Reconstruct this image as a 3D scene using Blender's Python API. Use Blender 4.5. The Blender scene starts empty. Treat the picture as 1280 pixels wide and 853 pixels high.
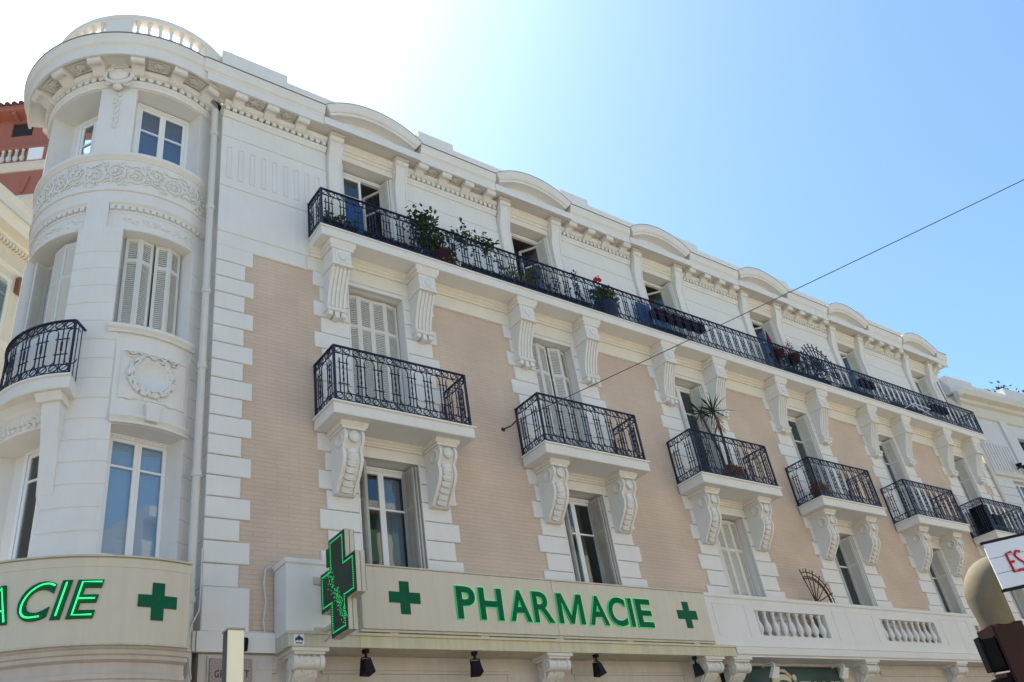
import bpy, bmesh, math, random
from mathutils import Vector, Matrix
from math import sin, cos, pi, radians as RD
random.seed(7)
S = bpy.context.scene
COL = S.collection
GZ = -1.6            # street level (the camera stands at height 0)

# ------------------------------------------------------------------ camera
cam = bpy.data.cameras.new('camera'); co = bpy.data.objects.new('camera', cam); COL.objects.link(co)
r = Vector((0.79892999, -0.58345589, -0.14591123)); u = Vector((-0.21841097, -0.50751459, 0.833502)); d = Vector((0.56036373, 0.63404113, 0.5329018))
M3 = Matrix((r, u, -d)).transposed().to_4x4(); M3.translation = Vector((-3.67, -10.75, 0))
co.matrix_world = M3
cam.sensor_width = 36; cam.lens = 36 * 1086.3 / 1280; cam.clip_end = 3000; cam.clip_start = 0.05
S.camera = co

# ------------------------------------------------------------------ mesh builder
class MB:
    def __init__(s): s.v = []; s.f = []; s.sm = []
    def add(s, vs, fs, smooth=False):
        o = len(s.v); s.v += [tuple(x) for x in vs]
        for f in fs: s.f.append(tuple(i + o for i in f)); s.sm.append(smooth)
        return s
    def box(s, x0, x1, y0, y1, z0, z1):
        return s.add([(x0,y0,z0),(x1,y0,z0),(x1,y1,z0),(x0,y1,z0),(x0,y0,z1),(x1,y0,z1),(x1,y1,z1),(x0,y1,z1)],
                     [(0,3,2,1),(4,5,6,7),(0,1,5,4),(1,2,6,5),(2,3,7,6),(3,0,4,7)])
    def bevbox(s, x0, x1, y0, y1, z0, z1, b=.008):
        # box whose front (low y) edges are chamfered
        vs = [(x0,y1,z0),(x1,y1,z0),(x1,y1,z1),(x0,y1,z1),(x0,y0+b,z0),(x1,y0+b,z0),(x1,y0+b,z1),(x0,y0+b,z1),
              (x0+b,y0,z0+b),(x1-b,y0,z0+b),(x1-b,y0,z1-b),(x0+b,y0,z1-b)]
        return s.add(vs, [(0,3,2,1),(0,1,5,4),(1,2,6,5),(2,3,7,6),(3,0,4,7),(4,5,9,8),(5,6,10,9),(6,7,11,10),(7,4,8,11),(8,9,10,11)])
    def prism(s, prof, x0, x1, smooth=False):          # prof: (y, z) polygon, extruded along X
        n = len(prof)
        vs = [(x0, y, z) for y, z in prof] + [(x1, y, z) for y, z in prof]
        fs = [(i, (i+1) % n, n + (i+1) % n, n + i) for i in range(n)]
        s.add(vs, fs, smooth); s.add(vs, [tuple(range(n))[::-1], tuple(range(n, 2*n))]); return s
    def plate(s, poly, y0, y1):                        # poly: (x, z) polygon, extruded along Y
        n = len(poly)
        vs = [(x, y0, z) for x, z in poly] + [(x, y1, z) for x, z in poly]
        return s.add(vs, [(i, (i+1) % n, n + (i+1) % n, n + i) for i in range(n)] + [tuple(range(n))[::-1], tuple(range(n, 2*n))])
    def ring(s, prof, t0, t1, c=(0, 0), n=None, smooth=True, caps=True):   # prof: (r, z) closed polygon swept about a vertical axis
        n = n or max(2, int(abs(t1 - t0) / 3)); k = len(prof); vs = []
        for i in range(n + 1):
            t = RD(t0 + (t1 - t0) * i / n)
            vs += [(c[0] + R * sin(t), c[1] - R * cos(t), z) for R, z in prof]
        fs = [(i*k+j, i*k+(j+1) % k, (i+1)*k+(j+1) % k, (i+1)*k+j) for i in range(n) for j in range(k)]
        s.add(vs, fs, False)
        if caps: s.add(vs[:k], [tuple(range(k))]); s.add(vs[-k:], [tuple(range(k))[::-1]])
        return s
    def tube(s, pts, rad, n=5, closed=False, smooth=True):
        pts = [Vector(p) for p in pts]; m = len(pts); rads = rad if isinstance(rad, (list, tuple)) else [rad] * m
        vs = []; up = None
        for i, p in enumerate(pts):
            a = pts[(i-1) % m] if (i or closed) else p; b = pts[(i+1) % m] if (i < m-1 or closed) else p
            t = (b - a); t = t.normalized() if t.length > 1e-9 else Vector((0,0,1))
            if up is None:
                up = Vector((0,0,1)) if abs(t.z) < .9 else Vector((0,1,0))
            x = t.cross(up)
            if x.length < 1e-4: x = t.cross(Vector((1,.3,0)))
            x.normalize(); y = t.cross(x).normalized(); up = -y if (-y).dot(up) > 0 else y
            for j in range(n):
                q = 2*pi*(j+.5)/n; vs.append(p + x*cos(q)*rads[i] + y*sin(q)*rads[i])
        mm = m if closed else m-1
        fs = [(i*n+j, i*n+(j+1) % n, ((i+1) % m)*n+(j+1) % n, ((i+1) % m)*n+j) for i in range(mm) for j in range(n)]
        s.add(vs, fs, smooth and n > 4)
        if not closed: s.add(vs[:n], [tuple(range(n))[::-1]]); s.add(vs[-n:], [tuple(range(n))])
        return s
    def lathe(s, prof, c=(0,0,0), n=12, smooth=True):  # prof: (r, z) open line
        vs = []
        for R, z in prof:
            for j in range(n):
                q = 2*pi*j/n; vs.append((c[0]+R*cos(q), c[1]+R*sin(q), c[2]+z))
        k = len(prof)
        s.add(vs, [(i*n+j, i*n+(j+1) % n, (i+1)*n+(j+1) % n, (i+1)*n+j) for i in range(k-1) for j in range(n)], smooth)
        s.add(vs[:n], [tuple(range(n))[::-1]]); s.add(vs[-n:], [tuple(range(n))]); return s
    def blob(s, c, rx, ry, rz, rot=0.0, axis='Y', n=8, m=5):
        vs = []; R = Matrix.Rotation(rot, 3, axis)
        for i in range(1, m):
            a = pi*i/m
            for j in range(n):
                q = 2*pi*j/n; p = R @ Vector((rx*sin(a)*cos(q), ry*sin(a)*sin(q), rz*cos(a))); vs.append(p + Vector(c))
        t = R @ Vector((0,0,rz)) + Vector(c); b = R @ Vector((0,0,-rz)) + Vector(c)
        k = len(vs); vs += [t, b]
        fs = [(i*n+j, (i+1)*n+j, (i+1)*n+(j+1) % n, i*n+(j+1) % n) for i in range(m-2) for j in range(n)]
        fs += [(k, j, (j+1) % n) for j in range(n)] + [(k+1, (m-2)*n+(j+1) % n, (m-2)*n+j) for j in range(n)]
        return s.add(vs, fs, True)
    def map(s, fn): s.v = [tuple(fn(*p)) for p in s.v]; return s
    def merge(s, o, M=None):
        vs = [tuple(M @ Vector(p)) for p in o.v] if M is not None else o.v
        k = len(s.v); s.v += vs; s.f += [tuple(i+k for i in f) for f in o.f]; s.sm += o.sm; return s
    def mesh(s, name, mat, recalc=True):
        me = bpy.data.meshes.new(name); me.from_pydata(s.v, [], s.f); me.update()
        for p, q in zip(me.polygons, s.sm): p.use_smooth = q
        if recalc:
            bm = bmesh.new(); bm.from_mesh(me); bmesh.ops.recalc_face_normals(bm, faces=bm.faces); bm.to_mesh(me); bm.free()
        me.materials.append(mat); return me
    def build(s, name, mat, parent=None, loc=(0,0,0), rz=0.0, recalc=True):
        return link(name, s.mesh(name, mat, recalc), parent, loc, rz)

def link(name, me, parent=None, loc=(0,0,0), rz=0.0, rot=None):
    o = bpy.data.objects.new(name, me); COL.objects.link(o)
    o.parent = parent; o.location = loc; o.rotation_euler = rot if rot else (0, 0, rz)
    return o
def tag(o, label, cat, group=None):
    o['label'] = label; o['category'] = cat
    if group: o['group'] = group
    return o
def thing(name, label, cat, loc=(0,0,0), rz=0.0, group=None):
    o = bpy.data.objects.new(name, None); COL.objects.link(o); o.empty_display_size = .2
    o.location = loc; o.rotation_euler = (0,0,rz); return tag(o, label, cat, group)
def structure(o): o['kind'] = 'structure'; return o
def copy_tree(o, parent=None):
    c = o.copy(); COL.objects.link(c); c.parent = parent
    for ch in list(o.children): copy_tree(ch, c)
    return c

# ------------------------------------------------------------------ materials
def mat(name, col, rough=.8, metal=0.0, noise=.0, nscale=6.0, bump=.0, bscale=40.0, spec=.3, col2=None, streak=0.0, emit=None, estr=1.0):
    m = bpy.data.materials.new(name); m.use_nodes = True; N = m.node_tree.nodes; L = m.node_tree.links
    b = N['Principled BSDF']; b.inputs['Roughness'].default_value = rough; b.inputs['Metallic'].default_value = metal
    b.inputs['Specular IOR Level'].default_value = spec
    b.inputs['Base Color'].default_value = (*col, 1)
    if emit: b.inputs['Emission Color'].default_value = (*emit, 1); b.inputs['Emission Strength'].default_value = estr
    g = N.new('ShaderNodeNewGeometry')
    if noise or col2:
        n1 = N.new('ShaderNodeTexNoise'); n1.inputs['Scale'].default_value = nscale; n1.inputs['Detail'].default_value = 5; n1.inputs['Roughness'].default_value = .65
        L.new(g.outputs['Position'], n1.inputs['Vector'])
        rp = N.new('ShaderNodeValToRGB'); rp.color_ramp.elements[0].position = .3; rp.color_ramp.elements[1].position = .7
        c2 = col2 or tuple(c*(1-noise) for c in col)
        rp.color_ramp.elements[0].color = (*c2, 1); rp.color_ramp.elements[1].color = (*col, 1)
        L.new(n1.outputs['Fac'], rp.inputs['Fac']); last = rp.outputs['Color']
        if streak:
            mp = N.new('ShaderNodeMapping'); mp.inputs['Scale'].default_value = (7, 7, .55); L.new(g.outputs['Position'], mp.inputs['Vector'])
            n2 = N.new('ShaderNodeTexNoise'); n2.inputs['Scale'].default_value = 1.6; n2.inputs['Detail'].default_value = 6; L.new(mp.outputs['Vector'], n2.inputs['Vector'])
            r2 = N.new('ShaderNodeValToRGB'); r2.color_ramp.elements[0].position = .35; r2.color_ramp.elements[1].position = .62
            r2.color_ramp.elements[0].color = (1-streak, 1-streak*1.05, 1-streak*1.15, 1); r2.color_ramp.elements[1].color = (1, 1, 1, 1)
            L.new(n2.outputs['Fac'], r2.inputs['Fac'])
            mx = N.new('ShaderNodeMix'); mx.data_type = 'RGBA'; mx.blend_type = 'MULTIPLY'; mx.inputs[0].default_value = 1
            L.new(last, mx.inputs[6]); L.new(r2.outputs['Color'], mx.inputs[7]); last = mx.outputs[2]
        L.new(last, b.inputs['Base Color'])
    if bump:
        n3 = N.new('ShaderNodeTexNoise'); n3.inputs['Scale'].default_value = bscale; n3.inputs['Detail'].default_value = 4
        L.new(g.outputs['Position'], n3.inputs['Vector'])
        bp = N.new('ShaderNodeBump'); bp.inputs['Strength'].default_value = bump; bp.inputs['Distance'].default_value = .01
        L.new(n3.outputs['Fac'], bp.inputs['Height']); L.new(bp.outputs['Normal'], b.inputs['Normal'])
    return m

def brick_mat(name, c1, c2, mortar, sx, sz, mortar_size=.012):
    m = bpy.data.materials.new(name); m.use_nodes = True; N = m.node_tree.nodes; L = m.node_tree.links
    b = N['Principled BSDF']; b.inputs['Roughness'].default_value = .85; b.inputs['Specular IOR Level'].default_value = .2
    g = N.new('ShaderNodeNewGeometry'); sp = N.new('ShaderNodeSeparateXYZ'); cb = N.new('ShaderNodeCombineXYZ')
    L.new(g.outputs['Position'], sp.inputs[0]); L.new(sp.outputs['X'], cb.inputs['X']); L.new(sp.outputs['Z'], cb.inputs['Y'])
    # slight waviness of the hand-laid rows
    nz = N.new('ShaderNodeTexNoise'); nz.inputs['Scale'].default_value = 2.2; nz.inputs['Detail'].default_value = 2; L.new(cb.outputs[0], nz.inputs['Vector'])
    vm = N.new('ShaderNodeVectorMath'); vm.operation = 'SCALE'; vm.inputs['Scale'].default_value = .012; L.new(nz.outputs['Color'], vm.inputs[0])
    va = N.new('ShaderNodeVectorMath'); L.new(cb.outputs[0], va.inputs[0]); L.new(vm.outputs[0], va.inputs[1])
    bt = N.new('ShaderNodeTexBrick'); bt.inputs['Scale'].default_value = 1; bt.inputs['Brick Width'].default_value = sx; bt.inputs['Row Height'].default_value = sz
    bt.inputs['Mortar Size'].default_value = mortar_size; bt.inputs['Mortar Smooth'].default_value = .4; bt.inputs['Bias'].default_value = 0
    bt.inputs['Color1'].default_value = (*c1, 1); bt.inputs['Color2'].default_value = (*c2, 1); bt.inputs['Mortar'].default_value = (*mortar, 1)
    L.new(va.outputs[0], bt.inputs['Vector'])
    n = N.new('ShaderNodeTexNoise'); n.inputs['Scale'].default_value = .9; n.inputs['Detail'].default_value = 6; L.new(g.outputs['Position'], n.inputs['Vector'])
    rp = N.new('ShaderNodeValToRGB'); rp.color_ramp.elements[0].position = .35; rp.color_ramp.elements[1].position = .7
    rp.color_ramp.elements[0].color = (.88, .87, .87, 1); rp.color_ramp.elements[1].color = (1.05, 1.04, 1.03, 1); L.new(n.outputs['Fac'], rp.inputs['Fac'])
    mx = N.new('ShaderNodeMix'); mx.data_type = 'RGBA'; mx.blend_type = 'MULTIPLY'; mx.inputs[0].default_value = 1
    L.new(bt.outputs['Color'], mx.inputs[6]); L.new(rp.outputs['Color'], mx.inputs[7]); L.new(mx.outputs[2], b.inputs['Base Color'])
    bp = N.new('ShaderNodeBump'); bp.inputs['Strength'].default_value = .5; bp.inputs['Distance'].default_value = .006; bp.invert = True
    L.new(bt.outputs['Fac'], bp.inputs['Height']); L.new(bp.outputs['Normal'], b.inputs['Normal'])
    return m

def glass_mat(name, tint=(.9,.95,1), dark=.85):
    m = bpy.data.materials.new(name); m.use_nodes = True; N = m.node_tree.nodes; L = m.node_tree.links
    N.remove(N['Principled BSDF']); out = N['Material Output']
    tr = N.new('ShaderNodeBsdfTransparent'); tr.inputs['Color'].default_value = (tint[0]*dark, tint[1]*dark, tint[2]*dark, 1)
    gl = N.new('ShaderNodeBsdfGlossy'); gl.inputs['Roughness'].default_value = .015; gl.inputs['Color'].default_value = (.95,.98,1,1)
    lw = N.new('ShaderNodeLayerWeight'); pw = N.new('ShaderNodeMath'); pw.operation = 'POWER'; pw.inputs[1].default_value = 4.0; L.new(lw.outputs['Facing'], pw.inputs[0])
    fr = N.new('ShaderNodeMath'); fr.operation = 'MULTIPLY_ADD'; fr.inputs[1].default_value = .88; fr.inputs[2].default_value = .075; L.new(pw.outputs[0], fr.inputs[0])
    g = N.new('ShaderNodeNewGeometry'); n = N.new('ShaderNodeTexNoise'); n.inputs['Scale'].default_value = 1.3; L.new(g.outputs['Position'], n.inputs['Vector'])
    bp = N.new('ShaderNodeBump'); bp.inputs['Strength'].default_value = .025; bp.inputs['Distance'].default_value = .05; L.new(n.outputs['Fac'], bp.inputs['Height'])
    L.new(bp.outputs['Normal'], gl.inputs['Normal'])
    mx = N.new('ShaderNodeMixShader'); L.new(fr.outputs[0], mx.inputs[0]); L.new(tr.outputs[0], mx.inputs[1]); L.new(gl.outputs[0], mx.inputs[2])
    L.new(mx.outputs[0], out.inputs['Surface']); return m

STONE = mat('cream_render', (.77,.735,.69), .85, noise=.07, nscale=1.7, bump=.12, bscale=60, col2=(.725,.69,.64), streak=.02)
ORN = mat('cream_plaster_ornament', (.77,.735,.68), .8, noise=.08, nscale=14, bump=.15, bscale=90)
SOFF = mat('pale_underside_paint', (.77,.71,.61), .85, noise=.06, nscale=3, bump=.08)
BRICK = brick_mat('pink_brick', (.625,.485,.375), (.65,.505,.39), (.565,.435,.335), .34, .066, .006)
LOWER = mat('shopfront_stone', (.60,.53,.47), .8, noise=.1, nscale=2.5, bump=.15, streak=.08)
BAND = mat('beige_metal_trim', (.62,.57,.44), .45, noise=.12, nscale=2, streak=.12, spec=.5)
SIGNP = mat('beige_sign_panel', (.66,.575,.45), .45, noise=.05, nscale=2, streak=.05, spec=.35)
IRON = mat('dark_iron', (.012,.016,.035), .4, metal=.3, spec=.6)
WHITEP = mat('white_window_paint', (.80,.79,.78), .45, spec=.5)
SHUT = mat('cream_shutter_paint', (.68,.655,.60), .6, noise=.06, nscale=6)
SHUTG = mat('weathered_shutter_paint', (.50,.47,.42), .7, noise=.22, nscale=5, streak=.2)
GLASS = glass_mat('window_glass')
DARK = mat('dark_room', (.03,.032,.036), .9)
ROOM = mat('room_wall', (.10,.10,.10), .9)
BLIND = mat('sky_tinted_blind', (.66,.80,.92), .6)  # blue of the sky's reflection is put into the blind colour
CURT = mat('grey_curtain', (.42,.43,.45), .9)
GREEN = mat('dark_green_acrylic', (.002,.12,.05), .5, noise=.3, nscale=3, spec=.15)
LED = mat('green_led', (.02,.5,.15), .5, emit=(.03,1,.25), estr=.36)
NEON = mat('green_neon_tube', (.05,.5,.2), .4, emit=(.04,1,.25), estr=.5)
LEDP = mat('black_led_screen', (.012,.03,.026), .35, noise=.4, nscale=40)
PIPE = mat('cream_pipe_paint', (.66,.61,.55), .55, noise=.06, nscale=5)
LEDGEM = mat('yellowed_ledge_metal', (.66,.575,.36), .5, noise=.14, nscale=1.2, col2=(.60,.55,.42), streak=.12, spec=.3)
BLACK = mat('black_plastic', (.006,.006,.007), .6, spec=.2)
ROOFM = mat('roof_zinc', (.36,.33,.29), .6, noise=.1)

# ------------------------------------------------------------------ light
sun_dir = Vector((-.02, .58, 1.15)).normalized()
el = math.asin(sun_dir.z); az = math.atan2(sun_dir.x, sun_dir.y)
W = bpy.data.worlds.new('World'); S.world = W; W.use_nodes = True
sk = W.node_tree.nodes.new('ShaderNodeTexSky'); sk.sky_type = 'NISHITA'; sk.sun_disc = False
sk.sun_elevation = el; sk.sun_rotation = az; sk.air_density = 1.1; sk.dust_density = 1.9; sk.ozone_density = 6.0; sk.altitude = 20
tn = W.node_tree.nodes.new('ShaderNodeMix'); tn.data_type = 'RGBA'; tn.blend_type = 'MULTIPLY'; tn.inputs[0].default_value = 1; tn.inputs[7].default_value = (.90, 1.03, 1.0, 1)   # clear Mediterranean air
W.node_tree.links.new(sk.outputs[0], tn.inputs[6]); W.node_tree.links.new(tn.outputs[2], W.node_tree.nodes['Background'].inputs[0])
W.node_tree.nodes['Background'].inputs[1].default_value = .108
sl = bpy.data.lights.new('sun', 'SUN'); so = bpy.data.objects.new('sun', sl); COL.objects.link(so)
sl.energy = 5.0; sl.angle = RD(.5); sl.color = (1, .94, .84)
so.rotation_euler = (-sun_dir).to_track_quat('-Z', 'Y').to_euler(); so.location = (0, 20, 40)
S.view_settings.view_transform = 'Standard'; S.view_settings.look = 'None'; S.view_settings.gamma = 1
S.view_settings.exposure = 1.28
S.cycles.max_bounces = 8; S.cycles.diffuse_bounces = 4; S.cycles.transparent_max_bounces = 12
try: S.cycles.use_denoising = True
except Exception: pass
# ================================================================== THE CORNER BUILDING
CK = [2.85 + 4*k for k in range(6)]
XE = 24.45
HZ = .3094
def zc(i): return 3.82 + HZ*i
B = thing('apartment_building', 'ornate cream corner apartment building with pink brick panels, round tower and iron balconies', 'building')

def wallgrid(x0, x1, z0, z1, holes, yf, yb):
    m = MB(); xs = sorted({x0, x1, *[h[0] for h in holes], *[h[1] for h in holes]}); zs = sorted({z0, z1, *[h[2] for h in holes], *[h[3] for h in holes]})
    xs = [x for x in xs if x0 <= x <= x1]; zs = [z for z in zs if z0 <= z <= z1]
    def solid(i, j):
        if i < 0 or j < 0 or i >= len(xs)-1 or j >= len(zs)-1: return False
        cx, cz = (xs[i]+xs[i+1])/2, (zs[j]+zs[j+1])/2
        return not any(h[0] < cx < h[1] and h[2] < cz < h[3] for h in holes)
    for i in range(len(xs)-1):
        for j in range(len(zs)-1):
            if not solid(i, j): continue
            a, b, c, e = xs[i], xs[i+1], zs[j], zs[j+1]
            m.add([(a,yf,c),(b,yf,c),(b,yf,e),(a,yf,e)], [(0,1,2,3)]); m.add([(a,yb,c),(b,yb,c),(b,yb,e),(a,yb,e)], [(3,2,1,0)])
            if not solid(i-1, j): m.add([(a,yf,c),(a,yb,c),(a,yb,e),(a,yf,e)], [(3,2,1,0)])
            if not solid(i+1, j): m.add([(b,yf,c),(b,yb,c),(b,yb,e),(b,yf,e)], [(0,1,2,3)])
            if not solid(i, j-1): m.add([(a,yf,c),(b,yf,c),(b,yb,c),(a,yb,c)], [(3,2,1,0)])
            if not solid(i, j+1): m.add([(a,yf,e),(b,yf,e),(b,yb,e),(a,yb,e)], [(0,1,2,3)])
    return m

def nogr(bm_obj): return bm_obj

# ---- main walls
holes = []
for c in CK: holes += [(c-.54, c+.54, 3.17, 6.0), (c-.54, c+.54, 6.49, 9.284)]
wallgrid(0.02, 24.95, 3.0, 9.37, holes, .05, .40).build('wall', STONE, B, recalc=False)
holes = [(c-.54, c+.54, 10.0, 12.28) for c in CK]
wallgrid(0.02, XE-.25, 9.37, 12.60, holes, .02, .40).build('wall', STONE, B, recalc=False)
# left return of the facade that runs back behind the tower, gable walls, rear wall, roof, floors
TC = (-.955, 1.476)
def leftwall(z0, z1):
    a = RD(-105); p = Vector((TC[0]+1.42*sin(a), TC[1]-1.42*cos(a))); dirv = Vector((sin(RD(15)), cos(RD(15)))); q = p + dirv*7.2; nrm = Vector((cos(RD(15)), -sin(RD(15))))
    m = MB(); P = [p, q, q+nrm*.35, p+nrm*.35]; vs = [(w.x, w.y, z0) for w in P] + [(w.x, w.y, z1) for w in P]
    return m.add(vs, [(0,1,5,4),(1,2,6,5),(2,3,7,6),(3,0,4,7),(0,3,2,1),(4,5,6,7)])
leftwall(GZ, 13.0).build('wall', STONE, B)
MB().box(XE-.6, XE-.27, .41, 8.6, 9.4, 13.0).box(24.6, 24.93, .41, 8.6, GZ, 9.39).box(-.5, 24.9, 8.6, 8.9, GZ, 13.0).build('wall', STONE, B)
MB().box(-1.0, 24.2, .42, 8.9, 13.0, 13.08).build('roof', ROOMM if False else ROOFM, B)
MB().box(-.6, 24.55, .42, 8.5, 3.0, 3.15).box(-.6, 24.55, .42, 8.5, 6.33, 6.45).box(-.6, 24.55, .42, 8.5, 9.82, 9.95).build('floor', ROOM, B)
m = MB(); m.box(-.6, 24.2, 3.4, 3.5, 3.16, 12.98)
for k in range(7): m.box(.8+4*k if k else .6, (.8+4*k if k else .6)+.1, .42, 3.4, 3.16, 12.98)
m.build('partition_wall', ROOM, B)

# ---- brick panels
xs_ = [(0.35, CK[0]-1.0)] + [(CK[k]+1.0, CK[k+1]-1.0) for k in range(5)] + [(CK[5]+1.0, 24.3)]
for a, b in xs_:
    MB().box(a, b, .03, .06, 3.3, 9.36).build('brick_panel', BRICK, B)

# ---- corner quoins and their smooth courses
def course(m, x0, x1, i, y=.0, yb=.06, g=.007):
    m.bevbox(x0, x1, y, yb, zc(i)+g, zc(i+1)-g, .010)
m = MB()
for i in range(0, 18):
    w = .62 if i % 2 else .475
    if i == 17: w = .60
    z0, z1 = zc(i)+.007, zc(i+1)-.007
    m.bevbox(0, w, 0, .06, z0, z1, .010); m.box(0, .05, .06, .45, z0, z1)
m.bevbox(0, .62, -.03, .06, 3.25, 3.813, .012); m.box(0, .05, .06, .45, 3.25, 3.813)
m.bevbox(0, 1.50, 0, .06, 9.377, 9.665, .010); m.bevbox(0, CK[0]-.56, 0, .06, 9.68, 10.668, .010)
m.box(0, .05, .06, .45, 9.38, 12.6)
m.box(.012, .40, .062, .44, 3.2, 12.6)
m.build('corner_quoin', STONE, B)
m = MB()
for i in range(-2, 18):
    w = .62 if i % 2 else .475
    z1 = zc(i+1)-.007 if i < 17 else 9.37
    m.bevbox(24.93-w-.1, 24.96, 0, .06, zc(i)+.007, z1, .010)
m.build('corner_quoin', STONE, B)
# ---- stone dressings of each window bay
def dressing():
    m = MB()
    for i in range(-2, 18):
        w = 1.2 if i % 2 else 1.08
        z0, z1 = zc(i)+.006, zc(i+1)-.006
        for s in (-1, 1):
            a, b = sorted((s*.54, s*w)); m.bevbox(a, b, 0, .06, z0, z1, .009)
    # smooth lintel stones
    m.box(-.54, .54, .002, .06, 6.0, 6.49)
    m.box(-.54, .54, .002, .06, 9.284, 9.37)
    # thin raised edge round the openings
    for z0, z1 in ((3.3, 6.0), (6.5, 9.284)):
        for s in (-1, 1):
            a, b = sorted((s*.541, s*.565)); m.box(a, b, -.006, .01, z0, z1)
        m.box(-.565, .565, -.0065, .01, z1, z1+.025)
    return m
dm = dressing().mesh('stone_dressing', STONE)
for c in CK: link('stone_dressing', dm, B, (c, 0, 0))
# frieze band above the bricks, under the long balcony
m = MB(); m.bevbox(1.55, 24.25, -.012, .06, 9.377, 9.80, .01)
m.build('frieze_band', SOFF, B)
def arch_mould(m, x0, x1, z=9.81, s=1.0):
    m.prism([(.0,z-.11*s),(-.035*s,z-.11*s),(-.035*s,z-.085*s),(-.06*s,z-.07*s),(-.06*s,z-.045*s),(-.10*s,z-.02*s),(-.10*s,z),(.0,z)], x0, x1)
for c in CK: m = MB(); arch_mould(m, c-.62, c+.62, 6.292); m.build('architrave', SOFF, B)
m = MB(); arch_mould(m, 1.57, 24.2, 9.808, 1.4)
for c in CK:
    for s in (-1, 1):      # mouldings return round each corbel
        x = c + s*.85; m.box(x-.22, x+.22, -.27, -.14, 9.66, 9.79); m.box(x-.25, x+.25, -.30, -.14, 9.745, 9.80)
m.build('architrave', SOFF, B)

# ---- long balcony, small balconies
def slab(x0, x1, y, zb, zt):
    m = MB(); m.prism([(0,zb),(y+.04,zb),(y+.03,zb+.02),(y+.03,zt-.035),(y+.02,zt-.03),(y,zt-.02),(y,zt),(0,zt)], x0+.03, x1-.03)
    m.box(x0, x1, y-.004, 0, zt-.026, zt+.002); return m
slab(1.555, 24.39, -.535, 9.81, 10.0).build('balcony_slab', STONE, B)

def railing_module(m, w, H, last=False):
    zb, zt = .17, H-.13; q = .062
    for s in (-1, 1): m.tube([(s*q,0,zb-.0),(s*q,0,zt-(w/2-q)*.9)], .0105, 4)
    m.tube([(0,0,.06),(0,0,H)], .009, 4)
    for z in (zt-.16, zb+.16): m.tube([(-.09,0,z),(.09,0,z)], .009, 4)
    m.blob((0,0,(zb+zt)/2), .018, .018, .05, n=5, m=3); m.blob((0,0,zt-.23), .019, .019, .04, n=5, m=3); m.blob((0,0,zb+.24), .019, .019, .04, n=5, m=3)
    R = w/2-q
    for sgn, zz in ((1, zt-R*.9), (-1, zb+R*.9)):
        if not last: m.tube([(w/2 - R*cos(t), 0, zz + sgn*R*.9*sin(t)) for t in [pi*i/6 for i in range(7)]], .008, 4)
        for s in (-1, 1): m.tube([(s*(w/2-.01), 0, zz+sgn*R*.9), (s*w*.30, 0, zz+sgn*(R*.9+.012))], .006, 4)
    n = 2
    for i in range(n):
        cx = -w/2 + w*(i+.5)/n; r0 = min(w/n, .125)/2-.008
        for zz, ph in ((H-.065, 0.6), (.115, -0.6)):
            pts = []
            for t in [2*pi*j/9 for j in range(10)]: pts.append((cx + r0*cos(t+ph), 0, zz + r0*.95*sin(t+ph)))
            m.tube(pts[:-1], .0085, 4, closed=True)
            m.tube([(cx-r0*.9,0,zz-r0*.7),(cx,0,zz),(cx+r0*.9,0,zz+r0*.7)], .006, 4)
def railing(segs, H, z0, modw=.285, posts=True):
    """segs: list of ((x0,y0),(x1,y1)) straight runs"""
    m = MB(); seen = set()
    for (a, b) in segs:
        a = Vector(a); b = Vector(b); L = (b-a).length; n = max(1, round(L/modw)); w = L/n; dv = (b-a)/L; ang = math.atan2(dv.y, dv.x)
        one = MB(); railing_module(one, w, H); one2 = MB(); railing_module(one2, w, H, True)
        for i in range(n):
            p = a + dv*w*(i+.5)
            m.merge(one2 if i == n-1 else one, Matrix.Translation((p.x, p.y, z0)) @ Matrix.Rotation(ang, 4, 'Z'))
        run = MB()
        for z, h, t in ((H, .016, .042), (H-.13, .008, .016), (.17, .008, .016), (.05, .010, .022)): run.box(-.01, L+.01, -t/2, t/2, z-h/2, z+h/2)
        m.merge(run, Matrix.Translation((a.x, a.y, z0)) @ Matrix.Rotation(ang, 4, 'Z'))
        if posts:
            for p in (a, b):
                if (round(p.x,3), round(p.y,3)) in seen: continue
                seen.add((round(p.x,3), round(p.y,3))); m.box(p.x-.017, p.x+.017, p.y-.017, p.y+.017, z0, z0+H)
    return m
xl, xr = 1.60, 24.35
railing([((xl, .01), (xl, -.50)), ((xl, -.50), (xr, -.50)), ((xr, -.50), (xr, .01))], .84, 10.0).build('balcony_railing', IRON, B)

sm = slab(-1.285, 1.285, -.69, 6.29, 6.49).mesh('balcony_slab', STONE)
rm = railing([((-1.21, .01), (-1.21, -.635)), ((-1.21, -.635), (1.21, -.635)), ((1.21, -.635), (1.21, .01))], .99, 6.49).mesh('balcony_railing', IRON)
balconies = []
for c in CK:
    o = link('balcony', sm, B, (c, 0, 0)); balconies.append(o); link('balcony_railing', rm, o)

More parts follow.
